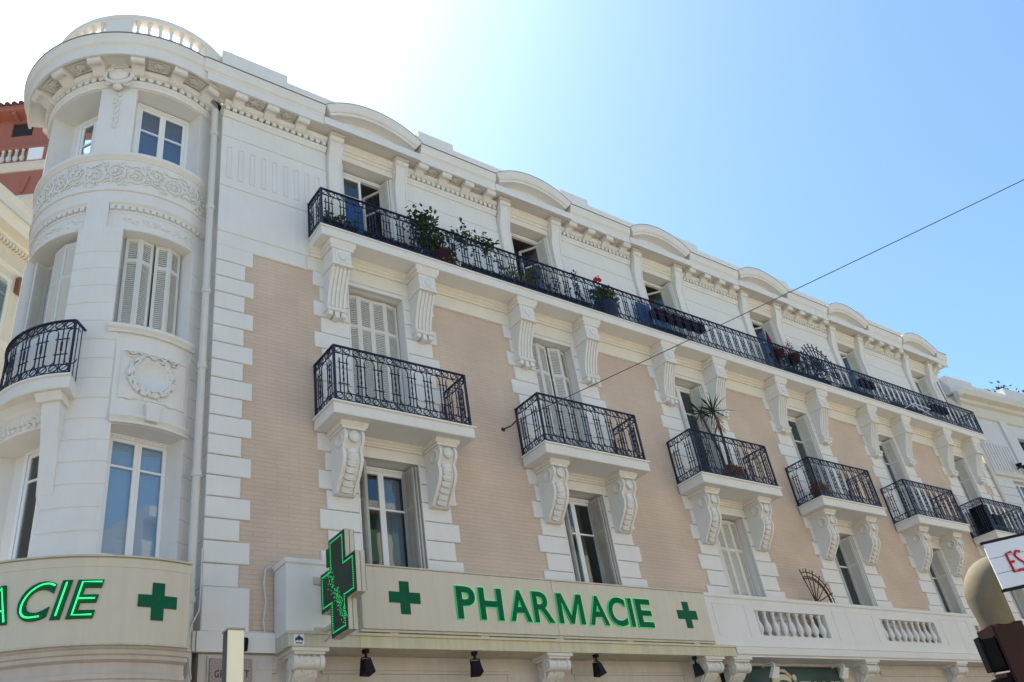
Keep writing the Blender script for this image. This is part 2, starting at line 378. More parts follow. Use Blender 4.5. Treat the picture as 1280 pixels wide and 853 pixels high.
# ---- corbels
def disc(m, x, y, z, r, t=.02):
    one = MB(); one.lathe([(.0001,0),(r,0),(r,t*.6),(r*.86,t),(r*.80,t*.55),(.0001,t*.55)], n=18)
    m.merge(one, Matrix.Translation((x, y, z)) @ Matrix.Rotation(pi/2, 4, 'X'))
def upper_corbel():
    m = MB()
    m.prism([(0,-.09),(-.44,-.09),(-.475,-.03),(-.475,0),(0,0)], -.245, .245)
    m.prism([(0,-.15),(-.42,-.15),(-.425,-.13),(-.45,-.09),(0,-.09)], -.215, .215)
    m.bevbox(-.178, .178, -.41, 0, -.49, -.15, .012); m.box(-.19, .19, -.422, 0, -.50, -.465)
    m.bevbox(-.13, .13, -.425, -.40, -.44, -.20, .01)
    disc(m, 0, -.425, -.32, .085, .022)
    def prof(off, top=-.50, bot=-1.2):
        pts = [(0, top)]
        for i in range(11):
            t = i/10; z = top + (bot-top)*t; y = -(.10 + .26*(1-t)**2.0 + .02*sin(pi*t)) - off
            pts.append((y, z))
        return pts + [(0, bot)]
    m.prism(prof(0), -.165, .165, True)
    for x in (-.145, -.072, 0, .072, .145): m.prism(prof(.022), x-.021, x+.021, True)
    m.prism([(0,-1.27),(-.16,-1.27),(-.175,-1.24),(-.15,-1.20),(0,-1.2)], -.185, .185)
    for x, h in ((-.12, .09), (0, .13), (.12, .09)): m.bevbox(x-.045, x+.045, -.15, 0, -1.27-h, -1.27, .012)
    m.box(-.150, .150, -.05, 0, -1.335, -1.272)
    return m.mesh('corbel', ORN)
um = upper_corbel()
for c in CK:
    for s in (-1, 1): link('corbel', um, B, (c+s*.85, 0, 9.808))
def lower_corbel():
    m = MB()
    m.prism([(0,-.07),(-.46,-.07),(-.50,-.02),(-.50,0),(0,0)], -.225, .225)
    m.box(-.19, .19, -.455, 0, -.11, -.07)
    ctrl = [(-.40,-.11),(-.43,-.16),(-.44,-.24),(-.42,-.31),(-.365,-.36),(-.345,-.42),(-.36,-.48),(-.365,-.56),(-.33,-.66),(-.25,-.78),(-.16,-.88),(-.10,-.96),(-.07,-1.02)]
    m.prism([(0,-.11)] + ctrl + [(0,-1.02)], -.125, .125, True)
    rim = [(y-.03, z) for y, z in ctrl]
    for s in (-1, 1):
        a, b = sorted((s*.12, s*.168)); m.prism([(0,-.11)] + rim + [(0,-1.02)], a, b, True)
    disc(m, 0, -.44, -.235, .095, .04)
    for s in (-1, 1):
        one = MB(); one.lathe([(.0001,0),(.12,0),(.12,.012),(.09,.025),(.085,.012),(.0001,.012)], n=16)
        m.merge(one, Matrix.Translation((s*.168, -.29, -.25)) @ Matrix.Rotation(s*pi/2, 4, 'Y'))
    for k, (y, z) in enumerate([(-.36,-.44),(-.375,-.53),(-.35,-.62),(-.30,-.71),(-.24,-.79),(-.175,-.87),(-.12,-.94)]):
        m.blob((0, y, z), .095, .045, .068, rot=.5, axis='X', n=10, m=5)
        m.tube([(.09*sin(t), y-.028+.02*abs(sin(t)), z-.02-.045*cos(t)) for t in [(-1.3+2.6*i/6) for i in range(7)]], .011, 4)
    return m.mesh('corbel', ORN)
lm = lower_corbel()
for c in CK:
    for s in (-1, 1): link('corbel', lm, B, (c+s*.83, 0, 6.29))

# ================================================================== windows and shutters
def shutter_leaf(w, h, split=.24, t=.032, slats=True):
    """a louvred leaf hinged on its x=0 edge, standing in the XZ plane"""
    m = MB(); f = .045
    m.box(0, f, 0, t, 0, h); m.box(w-f, w, 0, t, 0, h); zs = h*(1-split)
    for a, b in ((0, .07), (zs-.03, zs+.03), (h-.06, h)): m.box(f, w-f, .001, t-.001, a, b)
    for a, b in ((.07, zs-.03), (zs+.03, h-.06)):
        n = int((b-a)/.0355)
        for i in range(n):
            z = a + (b-a)*(i+.5)/n
            m.add([(f,.000,z-.022),(w-f,.000,z-.022),(w-f,.022,z+.019),(f,.022,z+.019),(f,.008,z-.022),(w-f,.008,z-.022),(w-f,.030,z+.019),(f,.030,z+.019)],
                  [(0,1,2,3),(7,6,5,4),(0,4,5,1),(3,2,6,7)])
    return m
SHM = {}
def leafmesh(w, h, mt=None):
    k = (round(w,3), round(h,3), (mt or SHUT).name)
    if k not in SHM: SHM[k] = shutter_leaf(w, h).mesh('shutter_leaf', mt or SHUT)
    return SHM[k]
WM = {}
def window_frame(w, h, sashes=2, tr=.24, y=0.0):
    """outer frame plus fixed parts; local origin at sill centre, facing -Y"""
    m = MB(); f = .055
    m.box(-w/2, -w/2+f, 0, .07, 0, h); m.box(w/2-f, w/2, 0, .07, 0, h); m.box(-w/2+f, w/2-f, 0, .07, h-f, h); m.box(-w/2+f, w/2-f, 0, .07, 0, f)
    m.box(-w/2+.01, w/2-.01, -.02, 0, h-.035, h); return m
def sash(w, h, tr=.24):
    m = MB(); f = .05
    m.bevbox(0, f, 0, .045, 0, h, .006); m.bevbox(w-f, w, 0, .045, 0, h, .006); m.bevbox(f, w-f, 0, .045, h-f, h, .006); m.bevbox(f, w-f, 0, .045, 0, .09, .006)
    z = h*(1-tr); m.box(f, w-f, .004, .04, z-.014, z+.014); return m
def add_window(parent, x, z, w, h, y=.26, rz=0.0, curtain=None, left_open=0.0, right_open=0.0, tr=.24, base=None, extra=None):
    k = ('f', round(w,3), round(h,3))
    if k not in WM: WM[k] = window_frame(w, h).mesh('window', WHITEP)
    o = link('window', WM[k], parent, base or (x, y, z), rz)
    sw, sh = w/2-.055, h-.11
    k = ('s', round(sw,3), round(sh,3), tr)
    if k not in WM:
        WM[k] = sash(sw, sh, tr).mesh('sash', WHITEP)
        WM[k+('p',)] = MB().box(.045, sw-.045, .020, .026, .085, sh-.045).mesh('pane', GLASS)
    for sgn, op in ((-1, left_open), (1, right_open)):
        if sgn < 0: loc, ang, mir = (-w/2+.055, .012, .055), op, 1
        else: loc, ang, mir = (w/2-.055, .012, .055), -op, -1
        for key, nm in ((k, 'sash'), (k+('p',), 'pane')):
            q = link(nm, WM[key], o, loc, ang); q.scale = (mir, 1, 1)
    if curtain:
        m = MB(); mt, kind = curtain
        if kind == 'blind':
            n = int((h-.15)/.04)
            for i in range(n): zz = .08 + (h-.16)*i/n; m.box(-w/2+.07, w/2-.07, .072, .080, zz, zz+.0385)
            m.build('blind', mt, o)
        elif kind == 'solid':
            m.box(-w/2+.07, w/2-.07, .075, .09, .06, h-.06); m.build('blind', mt, o)
        else:
            a, b = kind; pts = []
            n = 40
            for i in range(n+1):
                xx = a + (b-a)*i/n; pts.append((xx, .14 + .025*sin(i*1.9) + .01*sin(i*.7)))
            vs = [(px, py, .08) for px, py in pts] + [(px, py, h-.1) for px, py in pts]
            m.add(vs, [(i, i+1, n+2+i, n+1+i) for i in range(n)], True); m.build('curtain', mt, o)
    return o
def shutters(win, x, w, h, state, z=0.0, y=-.26, mt=None):
    """state: 'open' folded pairs in the reveals, 'closed' zigzag, 'ajar'"""
    lw = w/4
    lm_ = leafmesh(lw, h-.03, mt)
    if state == 'open':
        for s in (-1, 1):
            for j, (off, yo) in enumerate(((.03, .0), (.075, .03))):
                q = link('shutter_leaf', lm_, win, (s*(w/2-off) if s > 0 else -(w/2-.115-.03*j), y-.035+yo*.6, z+.01), pi/2 + (RD(3.5 + 5*j) if s > 0 else RD(20 - 4*j)))
    else:
        zig = RD(9) if state == 'closed' else RD(25)
        for side in (-1, 1):
            px = side*(w/2-.012); py = y+.17; sgn = -side       # leaves fold from each jamb towards the middle
            for j in range(2):
                ang = sgn*(-(zig if j == 0 else -zig*.55))
                q = link('shutter_leaf', lm_, win, (px, py, z+.01), ang); q.scale = (sgn, 1, 1)
                px += sgn*cos(ang)*lw*.985; py += sgn*sin(ang)*lw*.985

W2, H2 = 1.0, 2.74       # first-floor windows
st2 = ['open', 'open', 'closed', 'open', 'open', 'open']
for k, c in enumerate(CK):
    cur = (CURT, (.12, .40)) if k == 0 else ((CURT, (-.40, -.2)) if k == 4 else None)
    o = add_window(B, c, 3.24, W2, H2, y=.27, curtain=cur)
    shutters(o, c, 1.07, H2, st2[k], y=-.23, mt=SHUTG if k in (0, 1) else SHUT)
st3 = ['closed', 'ajar', 'open', 'open', 'open', 'open']
for k, c in enumerate(CK):
    o = add_window(B, c, 6.50, 1.0, 2.76, y=.27, left_open=RD(0))
    shutters(o, c, 1.07, 2.76, st3[k], y=-.23)
st4 = ['open', 'open', 'open', 'open', 'open', 'closed']
for k, c in enumerate(CK):
    o = add_window(B, c, 10.01, 1.04, 2.22, y=.24, right_open=RD([62, 55, 50, 48, 40, 0][k]), left_open=RD([0, 70, 70, 70, 0, 0][k]))
    m_ = leafmesh(.27, 2.2)
    for j in range(2):
        q = link('shutter_leaf', m_, o, (.535-.04*j, -.235+.02*j, .01), pi/2 + RD(4+5*j)); q = link('shutter_leaf', m_, o, (-.535+.04*j, -.235+.02*j, .01), pi/2 - RD(4+5*j))

# ---- top storey decoration
segs = [(0.0, CK[0]-.87)] + [(CK[k]+.87, CK[k+1]-.87) for k in range(5)] + [(CK[5]+.87, XE-.25)]
for i, (a, b) in enumerate(segs):
    m = MB()
    if i: m.bevbox(a, b, 0, .03, 9.9, 10.668, .008)
    m.bevbox(a, b, 0, .03, 10.682, 11.845, .008)
    m.bevbox(a, b, 0, .03, 11.858, 12.36, .008)
    m.prism([(.02,12.30),(-.03,12.30),(-.04,12.34),(-.07,12.37),(-.07,12.42),(.02,12.42)], a, b)
    m.prism([(.02,12.53),(-.05,12.53),(-.10,12.56),(-.13,12.60),(-.13,12.63),(.02,12.63)], a, b)
    m.build('top_storey_facing', STONE, B)
m = MB()
for i in range(9):
    x = .15 + i*.205; z0, z1 = 10.87, 11.60
    for a, b, c_, e in ((x-.045, x-.033, z0, z1), (x+.033, x+.045, z0, z1), (x-.033, x+.033, z1-.012, z1), (x-.033, x+.033, z0, z0+.012)): m.box(a, b, -.012, .0, c_, e)
m.build('fluted_panel', STONE, B)
for a, b in segs:
    dl = MB(); n = int((b-a)/.118)
    for i in range(n): x = a + (b-a)*(i+.5)/n; dl.box(x-.036, x+.036, -.085, .02, 12.435, 12.522)
    dl.build('dentil_band', ORN, B)
def pilaster():
    m = MB()
    shaft = [(.02,10.0),(-.055,10.0),(-.055,11.75),(-.06,11.95),(-.085,12.1),(-.13,12.24),(-.17,12.38),(-.18,12.5),(-.17,12.56),(.02,12.56)]
    m.prism(shaft, -.105, .105, True)
    for s in (-1, 1):
        a, b = sorted((s*.10, s*.132)); m.prism([(y-.012 if y < 0 else y, z) for y, z in shaft], a, b, True)
    m.tube([(-.14,-.17,12.60),(.14,-.17,12.60)], .062, 12); m.tube([(-.145,-.17,12.60),(.145,-.17,12.60)], .03, 8)
    m.box(-.15, .15, -.25, .02, 12.655, 12.70)
    m.box(-.15,.15,-.10,.02,12.56,12.655)
    return m.mesh('pilaster', ORN)
pm = pilaster()
for c in CK:
    for s in (-1, 1): link('pilaster', pm, B, (c+s*.715, 0, 0))
for c in CK:
    m = MB(); m.prism([(.02,12.28),(-.02,12.28),(-.02,12.42),(-.045,12.425),(-.045,12.49),(-.075,12.50),(-.075,12.55),(-.13,12.60),(-.13,12.63),(.02,12.63)], c-.58, c+.58)
    m.build('lintel_moulding', SOFF, B)

# ---- cornice
CY = [(-.38,12.845),(-.39,12.87),(-.425,12.90),(-.44,12.95),(-.452,13.0),(-.47,13.03),(-.47,13.072)]
def cyma_run(m, x0, x1, dy=0.0): m.prism([(.02,12.845)] + [(y+dy, z) for y, z in CY] + [(.02, 13.09)], x0, x1)
m = MB()
m.prism([(.02,12.63),(-.03,12.63),(-.03,12.715),(-.33,12.72),(-.33,12.665),(-.37,12.665),(-.375,12.845),(.02,12.845)], -.42, XE+.10)
for c in CK: m.box(c-1.06, c+1.06, -.40, -.36, 12.665, 12.845)
m.build('cornice', STONE, B)
runs = [(-.50, CK[0]-1.06)] + [(CK[k]+1.06, CK[k+1]-1.06) for k in range(5)] + [(CK[5]+1.06, XE+.11)]
for a, b in runs: m = MB(); cyma_run(m, a, b); m.build('cornice_moulding', STONE, B)
for a, b in runs: MB().box(a-.002, b+.002, -.478, .0, 13.092, 13.10).build('roof_flashing', ROOFM, B)
def modillion():
    m = MB()
    m.prism([(0,12.54),(-.06,12.50),(-.13,12.52),(-.18,12.58),(-.235,12.60),(-.30,12.585),(-.33,12.61),(-.335,12.66),(-.325,12.70),(0,12.70)], -.085, .085, True)
    for s in (-1, 1): 
        a, b = sorted((s*.08, s*.10)); m.prism([(0,12.50),(-.06,12.49),(-.13,12.51),(-.18,12.57),(-.235,12.59),(-.30,12.575),(-.34,12.61),(-.345,12.66),(-.325,12.70),(0,12.70)], a, b, True)
    m.box(-.095, .095, -.35, 0, 12.70, 12.722)
    m.tube([(-.11,-.29,12.625),(.11,-.29,12.625)], .055, 10)
    return m
mod = modillion(); mmesh = mod.mesh('modillion', ORN)
mx_ = []
for i, (a, b) in enumerate(segs):
    if i == 0: xs = [.22, .81, 1.41]
    elif i == 6: xs = [a+.3]
    else: xs = [a + (b-a)*(j+.5)/4 for j in range(4)]
    mx_ += xs
    for x in xs: link('modillion', mmesh, B, (x, 0, 0))
def rosette_panel():
    m = MB(); m.blob((0,-.19,12.715), .09, .07, .022, n=10, m=4)
    for q in range(6): m.blob((.07*cos(q*pi/3), -.19+.055*sin(q*pi/3), 12.708), .03, .026, .02, n=6, m=3)
    for a, b, c_, e in ((-.17,-.15,-.30,-.08),(.15,.17,-.30,-.08),(-.15,.15,-.30,-.28),(-.15,.15,-.10,-.08)): m.box(a,b,c_,e,12.69,12.717)
    return m
rpm = rosette_panel().mesh('rosette', ORN)
for i in range(len(mx_)-1):
    if mx_[i+1]-mx_[i] < .9: link('rosette', rpm, B, ((mx_[i]+mx_[i+1])/2, 0, 0))
# ---- segmental pediments
def pediment():
    m = MB(); half, rise = 1.06, .37; R = (half*half + rise*rise)/(2*rise); z0 = 13.075 + rise - R; a0 = math.asin(half/R); n = 22
    prof = [(.0, 13.075-13.075)]
    pr = [(0, .02), (-.0, -.50), (-.045, -.50), (-.07, -.485), (-.12, -.47), (-.15, -.45), (-.16, -.42), (-.20, -.41), (-.20, .02)]   # (radial offset, y)
    vs = []
    for i in range(n+1):
        t = -a0 + 2*a0*i/n
        for dr, y in pr: dr *= 1 + .25*(1-(t/a0)**2); vs.append(((R+dr)*sin(t), y, z0 + (R+dr)*cos(t)))
    k = len(pr)
    m.add(vs, [(i*k+j, i*k+(j+1) % k, (i+1)*k+(j+1) % k, (i+1)*k+j) for i in range(n) for j in range(k)])
    m.add(vs[:k], [tuple(range(k))]); m.add(vs[-k:], [tuple(range(k))[::-1]])
    # tympanum, and the solid mass behind it
    pts = [((R-.19)*sin(t), z0+(R-.19)*cos(t)) for t in [-a0*.93 + 2*a0*.93*i/n for i in range(n+1)]]
    m.plate([(pts[0][0], 12.846)] + pts + [(pts[-1][0], 12.846)], -.20, .02)
    pts = [((R-.40)*sin(t), z0+(R-.40)*cos(t)) for t in [-.55 + 1.1*i/12 for i in range(13)]]
    return m
pm_ = pediment().mesh('pediment', STONE)
fl = MB(); half, rise = 1.06, .37; R_ = (half*half+rise*rise)/(2*rise); zz0 = 13.075+rise-R_; a0 = math.asin(half/R_)
pts = [((R_+.006)*sin(t), zz0+(R_+.006)*cos(t)) for t in [-a0 + 2*a0*i/22 for i in range(23)]]
for i in range(22):
    (xa, za), (xb, zb) = pts[i], pts[i+1]
    fl.add([(xa,-.508,za),(xb,-.508,zb),(xb,0,zb),(xa,0,za),(xa,-.508,za+.008),(xb,-.508,zb+.008),(xb,0,zb+.008),(xa,0,za+.008)], [(0,1,5,4),(4,5,6,7),(3,2,1,0)])
flm = fl.mesh('roof_flashing', ROOFM)
for c in CK:
    o = link('pediment', pm_, B, (c, 0, 0)); link('flashing', flm, o)
# ---- roof parapet with balustrade
def baluster(m, x, y, z0, z1, r=.055, n=9, sq=True):
    h = z1-z0; prof = [(.62,0),(.62,.06),(.42,.09),(.55,.14),(.95,.24),(1.0,.34),(.85,.46),(.5,.62),(.42,.72),(.6,.76),(.42,.80),(.42,.88),(.68,.92),(.68,1.0)]
    m.lathe([(a*r, b*h) for a, b in prof], (x, y, z0), n)
MB().box(-.02, 1.28, .10, .34, 13.08, 14.20).build('roof_parapet', STONE, B)
for k in range(-1, 6):
    m = MB()
    a = 5.2+4*k-.02; b = 4.3+4*(k+1)+.02
    a = max(a, 1.28); b = min(b, XE-.25)
    if b > a: m.box(a, b, .14, .32, 13.08, 13.38); m.box(a, b, .12, .33, 13.88, 14.03)
    n = int((b-a)/.2)
    for i in range(n): baluster(m, a+(b-a)*(i+.5)/n, .225, 13.38, 13.88, .07, 8)
    m.build('roof_balustrade', STONE, B)
for k in range(5):
    m = MB(); a = 4.3+4*k; m.bevbox(a, a+.9, .10, .34, 13.08, 14.20, .02)
    m.build('roof_parapet', STONE, B)
# ================================================================== terrace parapet and ledge above the shops
holes = [(10.38, 12.62, 3.40, 3.87), (14.62, 16.88, 3.40, 3.87), (18.7, 20.9, 3.40, 3.87)]
p = wallgrid(.96, 24.9, 3.17, 4.06, holes, -.36, -.20).build('terrace_parapet', STONE, B, recalc=False)
m = MB(); m.prism([(-.18,4.06),(-.365,4.06),(-.385,4.08),(-.385,4.135),(-.18,4.135)], .94, 24.92)
m.box(.94, 1.12, -.18, .0, 4.06, 4.135); m.box(.96, 1.10, -.20, .0, 3.17, 4.06)
# panel joints and frames on the parapet
for a, b in ((9.2, 10.1), (12.9, 14.35), (17.15, 18.4), (21.2, 23.0)):
    for x0, x1, z0, z1 in ((a, b, 3.95, 3.962), (a, a+.012, 3.36, 3.95), (b-.012, b, 3.36, 3.95)): m.box(x0, x1, -.368, -.36, z0, z1)
for x in (13.42, 17.9): m.box(x, x+.01, -.363, -.36, 3.18, 4.06)
m.build('parapet_coping', STONE, p)
for a, b, *_ in holes:
    for x0, x1, z0, z1 in ((a-.05, a, 3.35, 3.92), (b, b+.05, 3.35, 3.92), (a, b, 3.87, 3.92), (a, b, 3.35, 3.40)): pass
bal = MB(); baluster(bal, 0, -.28, 3.40, 3.87, .075, 12); balm = bal.mesh('baluster', STONE)
for a, b, *_ in holes:
    for i in range(9): link('baluster', balm, p, (a + (b-a)*(i+.5)/9, 0, 0))
MB().box(.96, 1.95, -.42, .0, 2.985, 3.165).box(.93, 1.952, -.445, -.42, 3.135, 3.17).build('ledge', BAND, B); MB().box(1.955, 9.45, -.42, .0, 2.985, 3.165).box(1.955, 9.46, -.445, -.42, 3.135, 3.17).build('ledge', LEDGEM, B)
MB().prism([(0,2.985),(-.40,2.985),(-.40,3.01),(-.43,3.03),(-.43,3.15),(-.44,3.165),(0,3.165)], 9.47, 24.9).build('ledge', STONE, B)
MB().box(-.06, .955, -.05, .02, 3.0, 3.245).build('ledge', STONE, B)
MB().box(-.10, -.05, -.05, .3, 3.0, 3.245).build('ledge', BAND, B)

# ---- ground floor
holes = [(1.9, 4.4, GZ, 2.15), (5.9, 8.1, GZ, 2.15), (9.35, 13.1, GZ, 2.94), (14.8, 16.2, GZ, 2.1), (18.3, 22.5, GZ, 2.1)]
wallgrid(.0, 24.95, GZ, 2.984, holes, .0, .40).build('ground_floor_wall', LOWER, B, recalc=False)
for a, b in ((.72, .98), (1.6, 4.62), (5.86, 8.45), (14.5, 17.0), (17.9, 24.6)):
    MB().box(a, b, -.03, .0, 2.80, 2.90).box(a, b, -.02, .0, 2.76, 2.80).build('frieze_moulding', LOWER, B); MB().box(a, b, -.035, 0, 2.44, 2.47).build('string_course', LOWER, B)
for a, b in ((1.7, 4.6), (5.9, 8.4)):
    m = MB()
    for x0, x1, z0, z1 in ((a, b, 2.755, 2.765), (a, b, 2.52, 2.53), (a, a+.01, 2.53, 2.755), (b-.01, b, 2.53, 2.755)): m.box(x0, x1, -.01, 0, z0, z1)
    m.build('panel_frame', LOWER, B)
MB().box(.10, .92, -.025, 0, GZ, 2.96).build('corner_pier', LOWER, B)
for a, b, z0, z1 in holes: MB().box(a, b, .30, .31, z0, z1).build('shop_glazing', GLASS, B)
MB().box(.3, 24.5, 3.2, 3.3, GZ, 2.95).box(.3, 24.5, .41, 3.2, GZ, GZ+.05).build('shop_interior', DARK, B)
def shop_corbel():
    m = MB()
    m.box(-.25, .25, -.40, 0, -.045, 0); m.box(-.21, .21, -.37, 0, -.075, -.045)
    body = [(0,-.075),(-.22,-.08),(-.27,-.16),(-.25,-.26),(-.18,-.33),(-.09,-.38),(0,-.40)]
    m.prism(body, -.155, .155, True)
    m.tube([(-.20,-.27,-.155),(.20,-.27,-.155)], .085, 12)
    for s in (-1, 1): m.tube([(s*.15,-.27,-.155),(s*.21,-.27,-.155)], .10, 12); m.tube([(s*.19,-.27,-.155),(s*.222,-.27,-.155)], .045, 8)
    for i in range(5): m.blob((-.09+.045*i, -.30-.02*(i % 2), -.12-.02*(i % 2)), .04, .05, .05, n=7, m=4)
    random.seed(3)
    for i in range(26):
        a = random.uniform(-.12, .12); t = random.random(); z = -.24-.14*t; y = -.25+.16*t
        m.blob((a, y, z), .028, .03, .026, rot=random.random()*3, n=6, m=3)
    m.tube([(-.165,-.05,-.12),(-.17,-.16,-.18),(-.17,-.17,-.28),(-.165,-.08,-.36)], .02, 5)
    m.tube([(.165,-.05,-.12),(.17,-.16,-.18),(.17,-.17,-.28),(.165,-.08,-.36)], .02, 5)
    return m.mesh('shop_corbel', ORN)
scm = shop_corbel()
for x in (1.27, 5.35, 8.87, 9.62, 13.72, 17.35, 22.9): link('shop_corbel', scm, B, (x, 0, 2.984))
# ================================================================== THE ROUND CORNER TOWER (part of the building)
RW = 1.46
def rbox(m, t0, t1, r0, r1, z0, z1, b=.0, n=None):
    if b: return m.ring([(r0,z0),(r1-b,z0),(r1,z0+b),(r1,z1-b),(r1-b,z1),(r0,z1)], t0, t1, TC, n)
    return m.ring([(r0,z0),(r1,z0),(r1,z1),(r0,z1)], t0, t1, TC, n)
RI = .96
def courses(m, t0, t1, i0, i1, ri=RI):
    for i in range(i0, i1): rbox(m, t0-.12, t1+.12, 1.30, RW, zc(i)+.006, zc(i+1)-.006, .009)
m = MB()
# first floor: sill zone, piers
rbox(m, -112, 43, RI, RW-.012, 2.95, 4.135)
for (a, b) in ((-112, -88.5), (-40.5, -12), (28, 43)):
    rbox(m, a, b, RI, RW-.012, 4.13, 5.93); courses(m, a, b, 1, 7)
courses(m, -112, 43, -2, 1)

# zone between first and second floor windows
rbox(m, -112.2, 43.2, RI, RW-.013, 5.925, 7.43)
courses(m, -40.5, -14.5, 7, 12); courses(m, 29.5, 43, 7, 12)
# second floor piers
for (a, b) in ((-112, -90), (-42, -17.3), (26.3, 43)):
    rbox(m, a, b, RI, RW-.012, 7.42, 9.24); courses(m, a, b, 12, 17)
rbox(m, -42.12, -17.18, 1.30, RW, 9.062, 9.245); rbox(m, 26.18, 43.1, 1.30, RW, 9.062, 9.245)
# above second-floor windows: recessed arch band, pier, plain band
rbox(m, -112.2, 43.2, RI, RW-.055, 9.235, 9.76); rbox(m, -39.3, -26.6, RI+.1, RW, 9.243, 9.757)
rbox(m, -112.1, 43.1, RI+.01, RW+.001, 9.753, 10.703)
for (a, b) in ((-108, -39.5), (-26.4, 42.6)):
    m.ring([(1.38,9.70),(1.425,9.70),(1.43,9.72),(1.455,9.745),(1.462,9.76),(1.38,9.76)], a, b, TC)
    m.ring([(1.38,9.575),(1.415,9.575),(1.42,9.60),(1.38,9.61)], a, b, TC)
    m.ring([(1.38,9.24),(1.425,9.24),(1.43,9.27),(1.415,9.29),(1.38,9.29)], a+3, b-5, TC)
# top-storey piers
for (a, b) in ((-112, -86), (-41, -18.5), (25, 43)):
    rbox(m, a, b, RI, RW, 10.70, 12.29)
rbox(m, -112.2, 43.2, RI, RW, 12.285, 13.0)
m.build('tower_wall', STONE, B)
m = MB(); m.ring([(1.44,10.62),(1.475,10.63),(1.50,10.66),(1.53,10.69),(1.53,10.75),(1.40,10.755)], -112, 42.8, TC)
m.build('tower_moulding', STONE, B); m = MB()
m.ring([(1.44,10.02),(1.475,10.0),(1.49,9.985),(1.49,9.97),(1.44,9.96)], -112, 42.8, TC)
m.build('tower_moulding', STONE, B); m = MB()
m.ring([(1.30,7.35),(1.49,7.35),(1.50,7.38),(1.535,7.41),(1.54,7.46),(1.30,7.47)], -18.8, 31, TC)
m.build('tower_moulding', STONE, B); m = MB()
m.ring([(1.43,5.93),(1.50,5.93),(1.51,5.96),(1.49,5.98),(1.53,6.02),(1.53,6.05),(1.43,6.06)], -13.2, 29.5, TC)
# dentil course and architrave under the cornice
m.build('tower_moulding', STONE, B); m = MB()
m.ring([(1.44,12.30),(1.49,12.30),(1.50,12.34),(1.53,12.37),(1.53,12.42),(1.44,12.42)], -108, 41, TC)
m.ring([(1.44,12.53),(1.51,12.53),(1.56,12.56),(1.59,12.60),(1.59,12.63),(1.44,12.63)], -108, 42, TC)
m.build('tower_moulding', STONE, B)
m = MB()
t = -106
while t < 38:
    m.ring([(1.44,12.435),(1.54,12.435),(1.54,12.522),(1.44,12.522)], t, t+3.0, TC, 1); t += 4.9
m.build('dentil_band', ORN, B)
for a, b in ((-106, -40), (-26, 35.5)):
    t = a; m = MB()
    while t < b-2.4: m.ring([(1.40,9.625),(1.445,9.625),(1.445,9.69),(1.40,9.69)], t, t+2.5, TC, 1); t += 3.9
    m.build('dentil_band', ORN, B)
# cornice of the tower
m = MB(); o_ = RW
m.ring([(1.3,12.63),(o_+.03,12.63),(o_+.03,12.715),(o_+.38,12.72),(o_+.38,12.665),(o_+.42,12.665),(o_+.425,12.845)] + [(o_-y+.045, z) for y, z in CY] + [(1.3,13.09)], -112, 24, TC, 60)
m.build('tower_cornice', STONE, B)
m = MB(); m.ring([(1.5,13.092),(o_+.523,13.092),(o_+.523,13.10),(1.5,13.10)], -112, 24, TC, 60); m.build('roof_flashing', ROOFM, B)
MB().ring([(.01,13.0),(1.5,13.0),(1.5,13.088),(.01,13.088)], -130, 60, TC).build('roof', ROOFM, B)
for t in (-85, -63, -41, -19, 3, 23):
    mm = MB().merge(mod); mm.v = [(x, y*1.12-RW-.0, z) for x, y, z in mm.v]
    mm.merge(MB())
    rot = Matrix.Translation((TC[0], TC[1], 0)) @ Matrix.Rotation(RD(t), 4, 'Z')
    q = MB(); q.merge(mm, rot); q.build('modillion', ORN, B)
rp2 = rosette_panel(); rp2.v = [(x, y-RW-.02, z) for x, y, z in rp2.v]; rp2m = rp2.mesh('rosette', ORN)
for t in (-74, -52, -8, 13): link('rosette', rp2m, B, (TC[0], TC[1], 0), RD(t))
# parapet with balusters
m = MB()
rbox(m, -120, 37, 1.46, 1.60, 13.09, 13.28); m.ring([(1.45,13.93),(1.60,13.93),(1.62,13.94),(1.62,14.04),(1.60,14.055),(1.45,14.055)], -120, 37, TC)
for a, b in ((-120, -81), (-42, -26), (22, 37)): rbox(m, a, b, 1.46, 1.60, 13.28, 13.93)
tp = m.build('tower_parapet', STONE, B)
bal = MB(); baluster(bal, 0, -1.53, 13.28, 13.93, .062, 12); balm2 = bal.mesh('baluster', STONE)
for a, b, n in ((-81, -42, 6), (-26, 22, 7)):
    for i in range(n): link('baluster', balm2, tp, (TC[0], TC[1], 0), RD(a + (b-a)*(i+.5)/n))

# ---- ornaments
def on_tower(th0, z0, R=RW):
    """local (x along the curve, y=-height off the surface, z) to world"""
    def f(x, y, z):
        t = RD(th0) + x/R; rr = R - y; return (TC[0]+rr*sin(t), TC[1]-rr*cos(t), z0+z)
    return f
def spiral(m, cx, cz, r, turns, dirn, start, rad=.016, y=-.012):
    pts = []; rr = []
    n = int(12*turns)
    for i in range(n+1):
        f = i/n; q = start + dirn*2*pi*turns*f; R = r*(1-f*.9)
        pts.append((cx+R*cos(q), y, cz+R*sin(q))); rr.append(rad*(1.15-.55*f))
    m.tube(pts, rr, 5)
def leafs(m, cx, cz, r, n, rnd, y=-.01):
    for i in range(n):
        q = rnd.uniform(0, 2*pi); R = r*rnd.uniform(.75, 1.25)
        m.blob((cx+R*cos(q), y, cz+R*sin(q)), rnd.uniform(.012,.022), .018, rnd.uniform(.03,.06), rot=-q+pi/2+rnd.uniform(-.6,.6), axis='Y', n=6, m=4)
rnd = random.Random(5)
m = MB(); L = RW*RD(150)
nn = 13
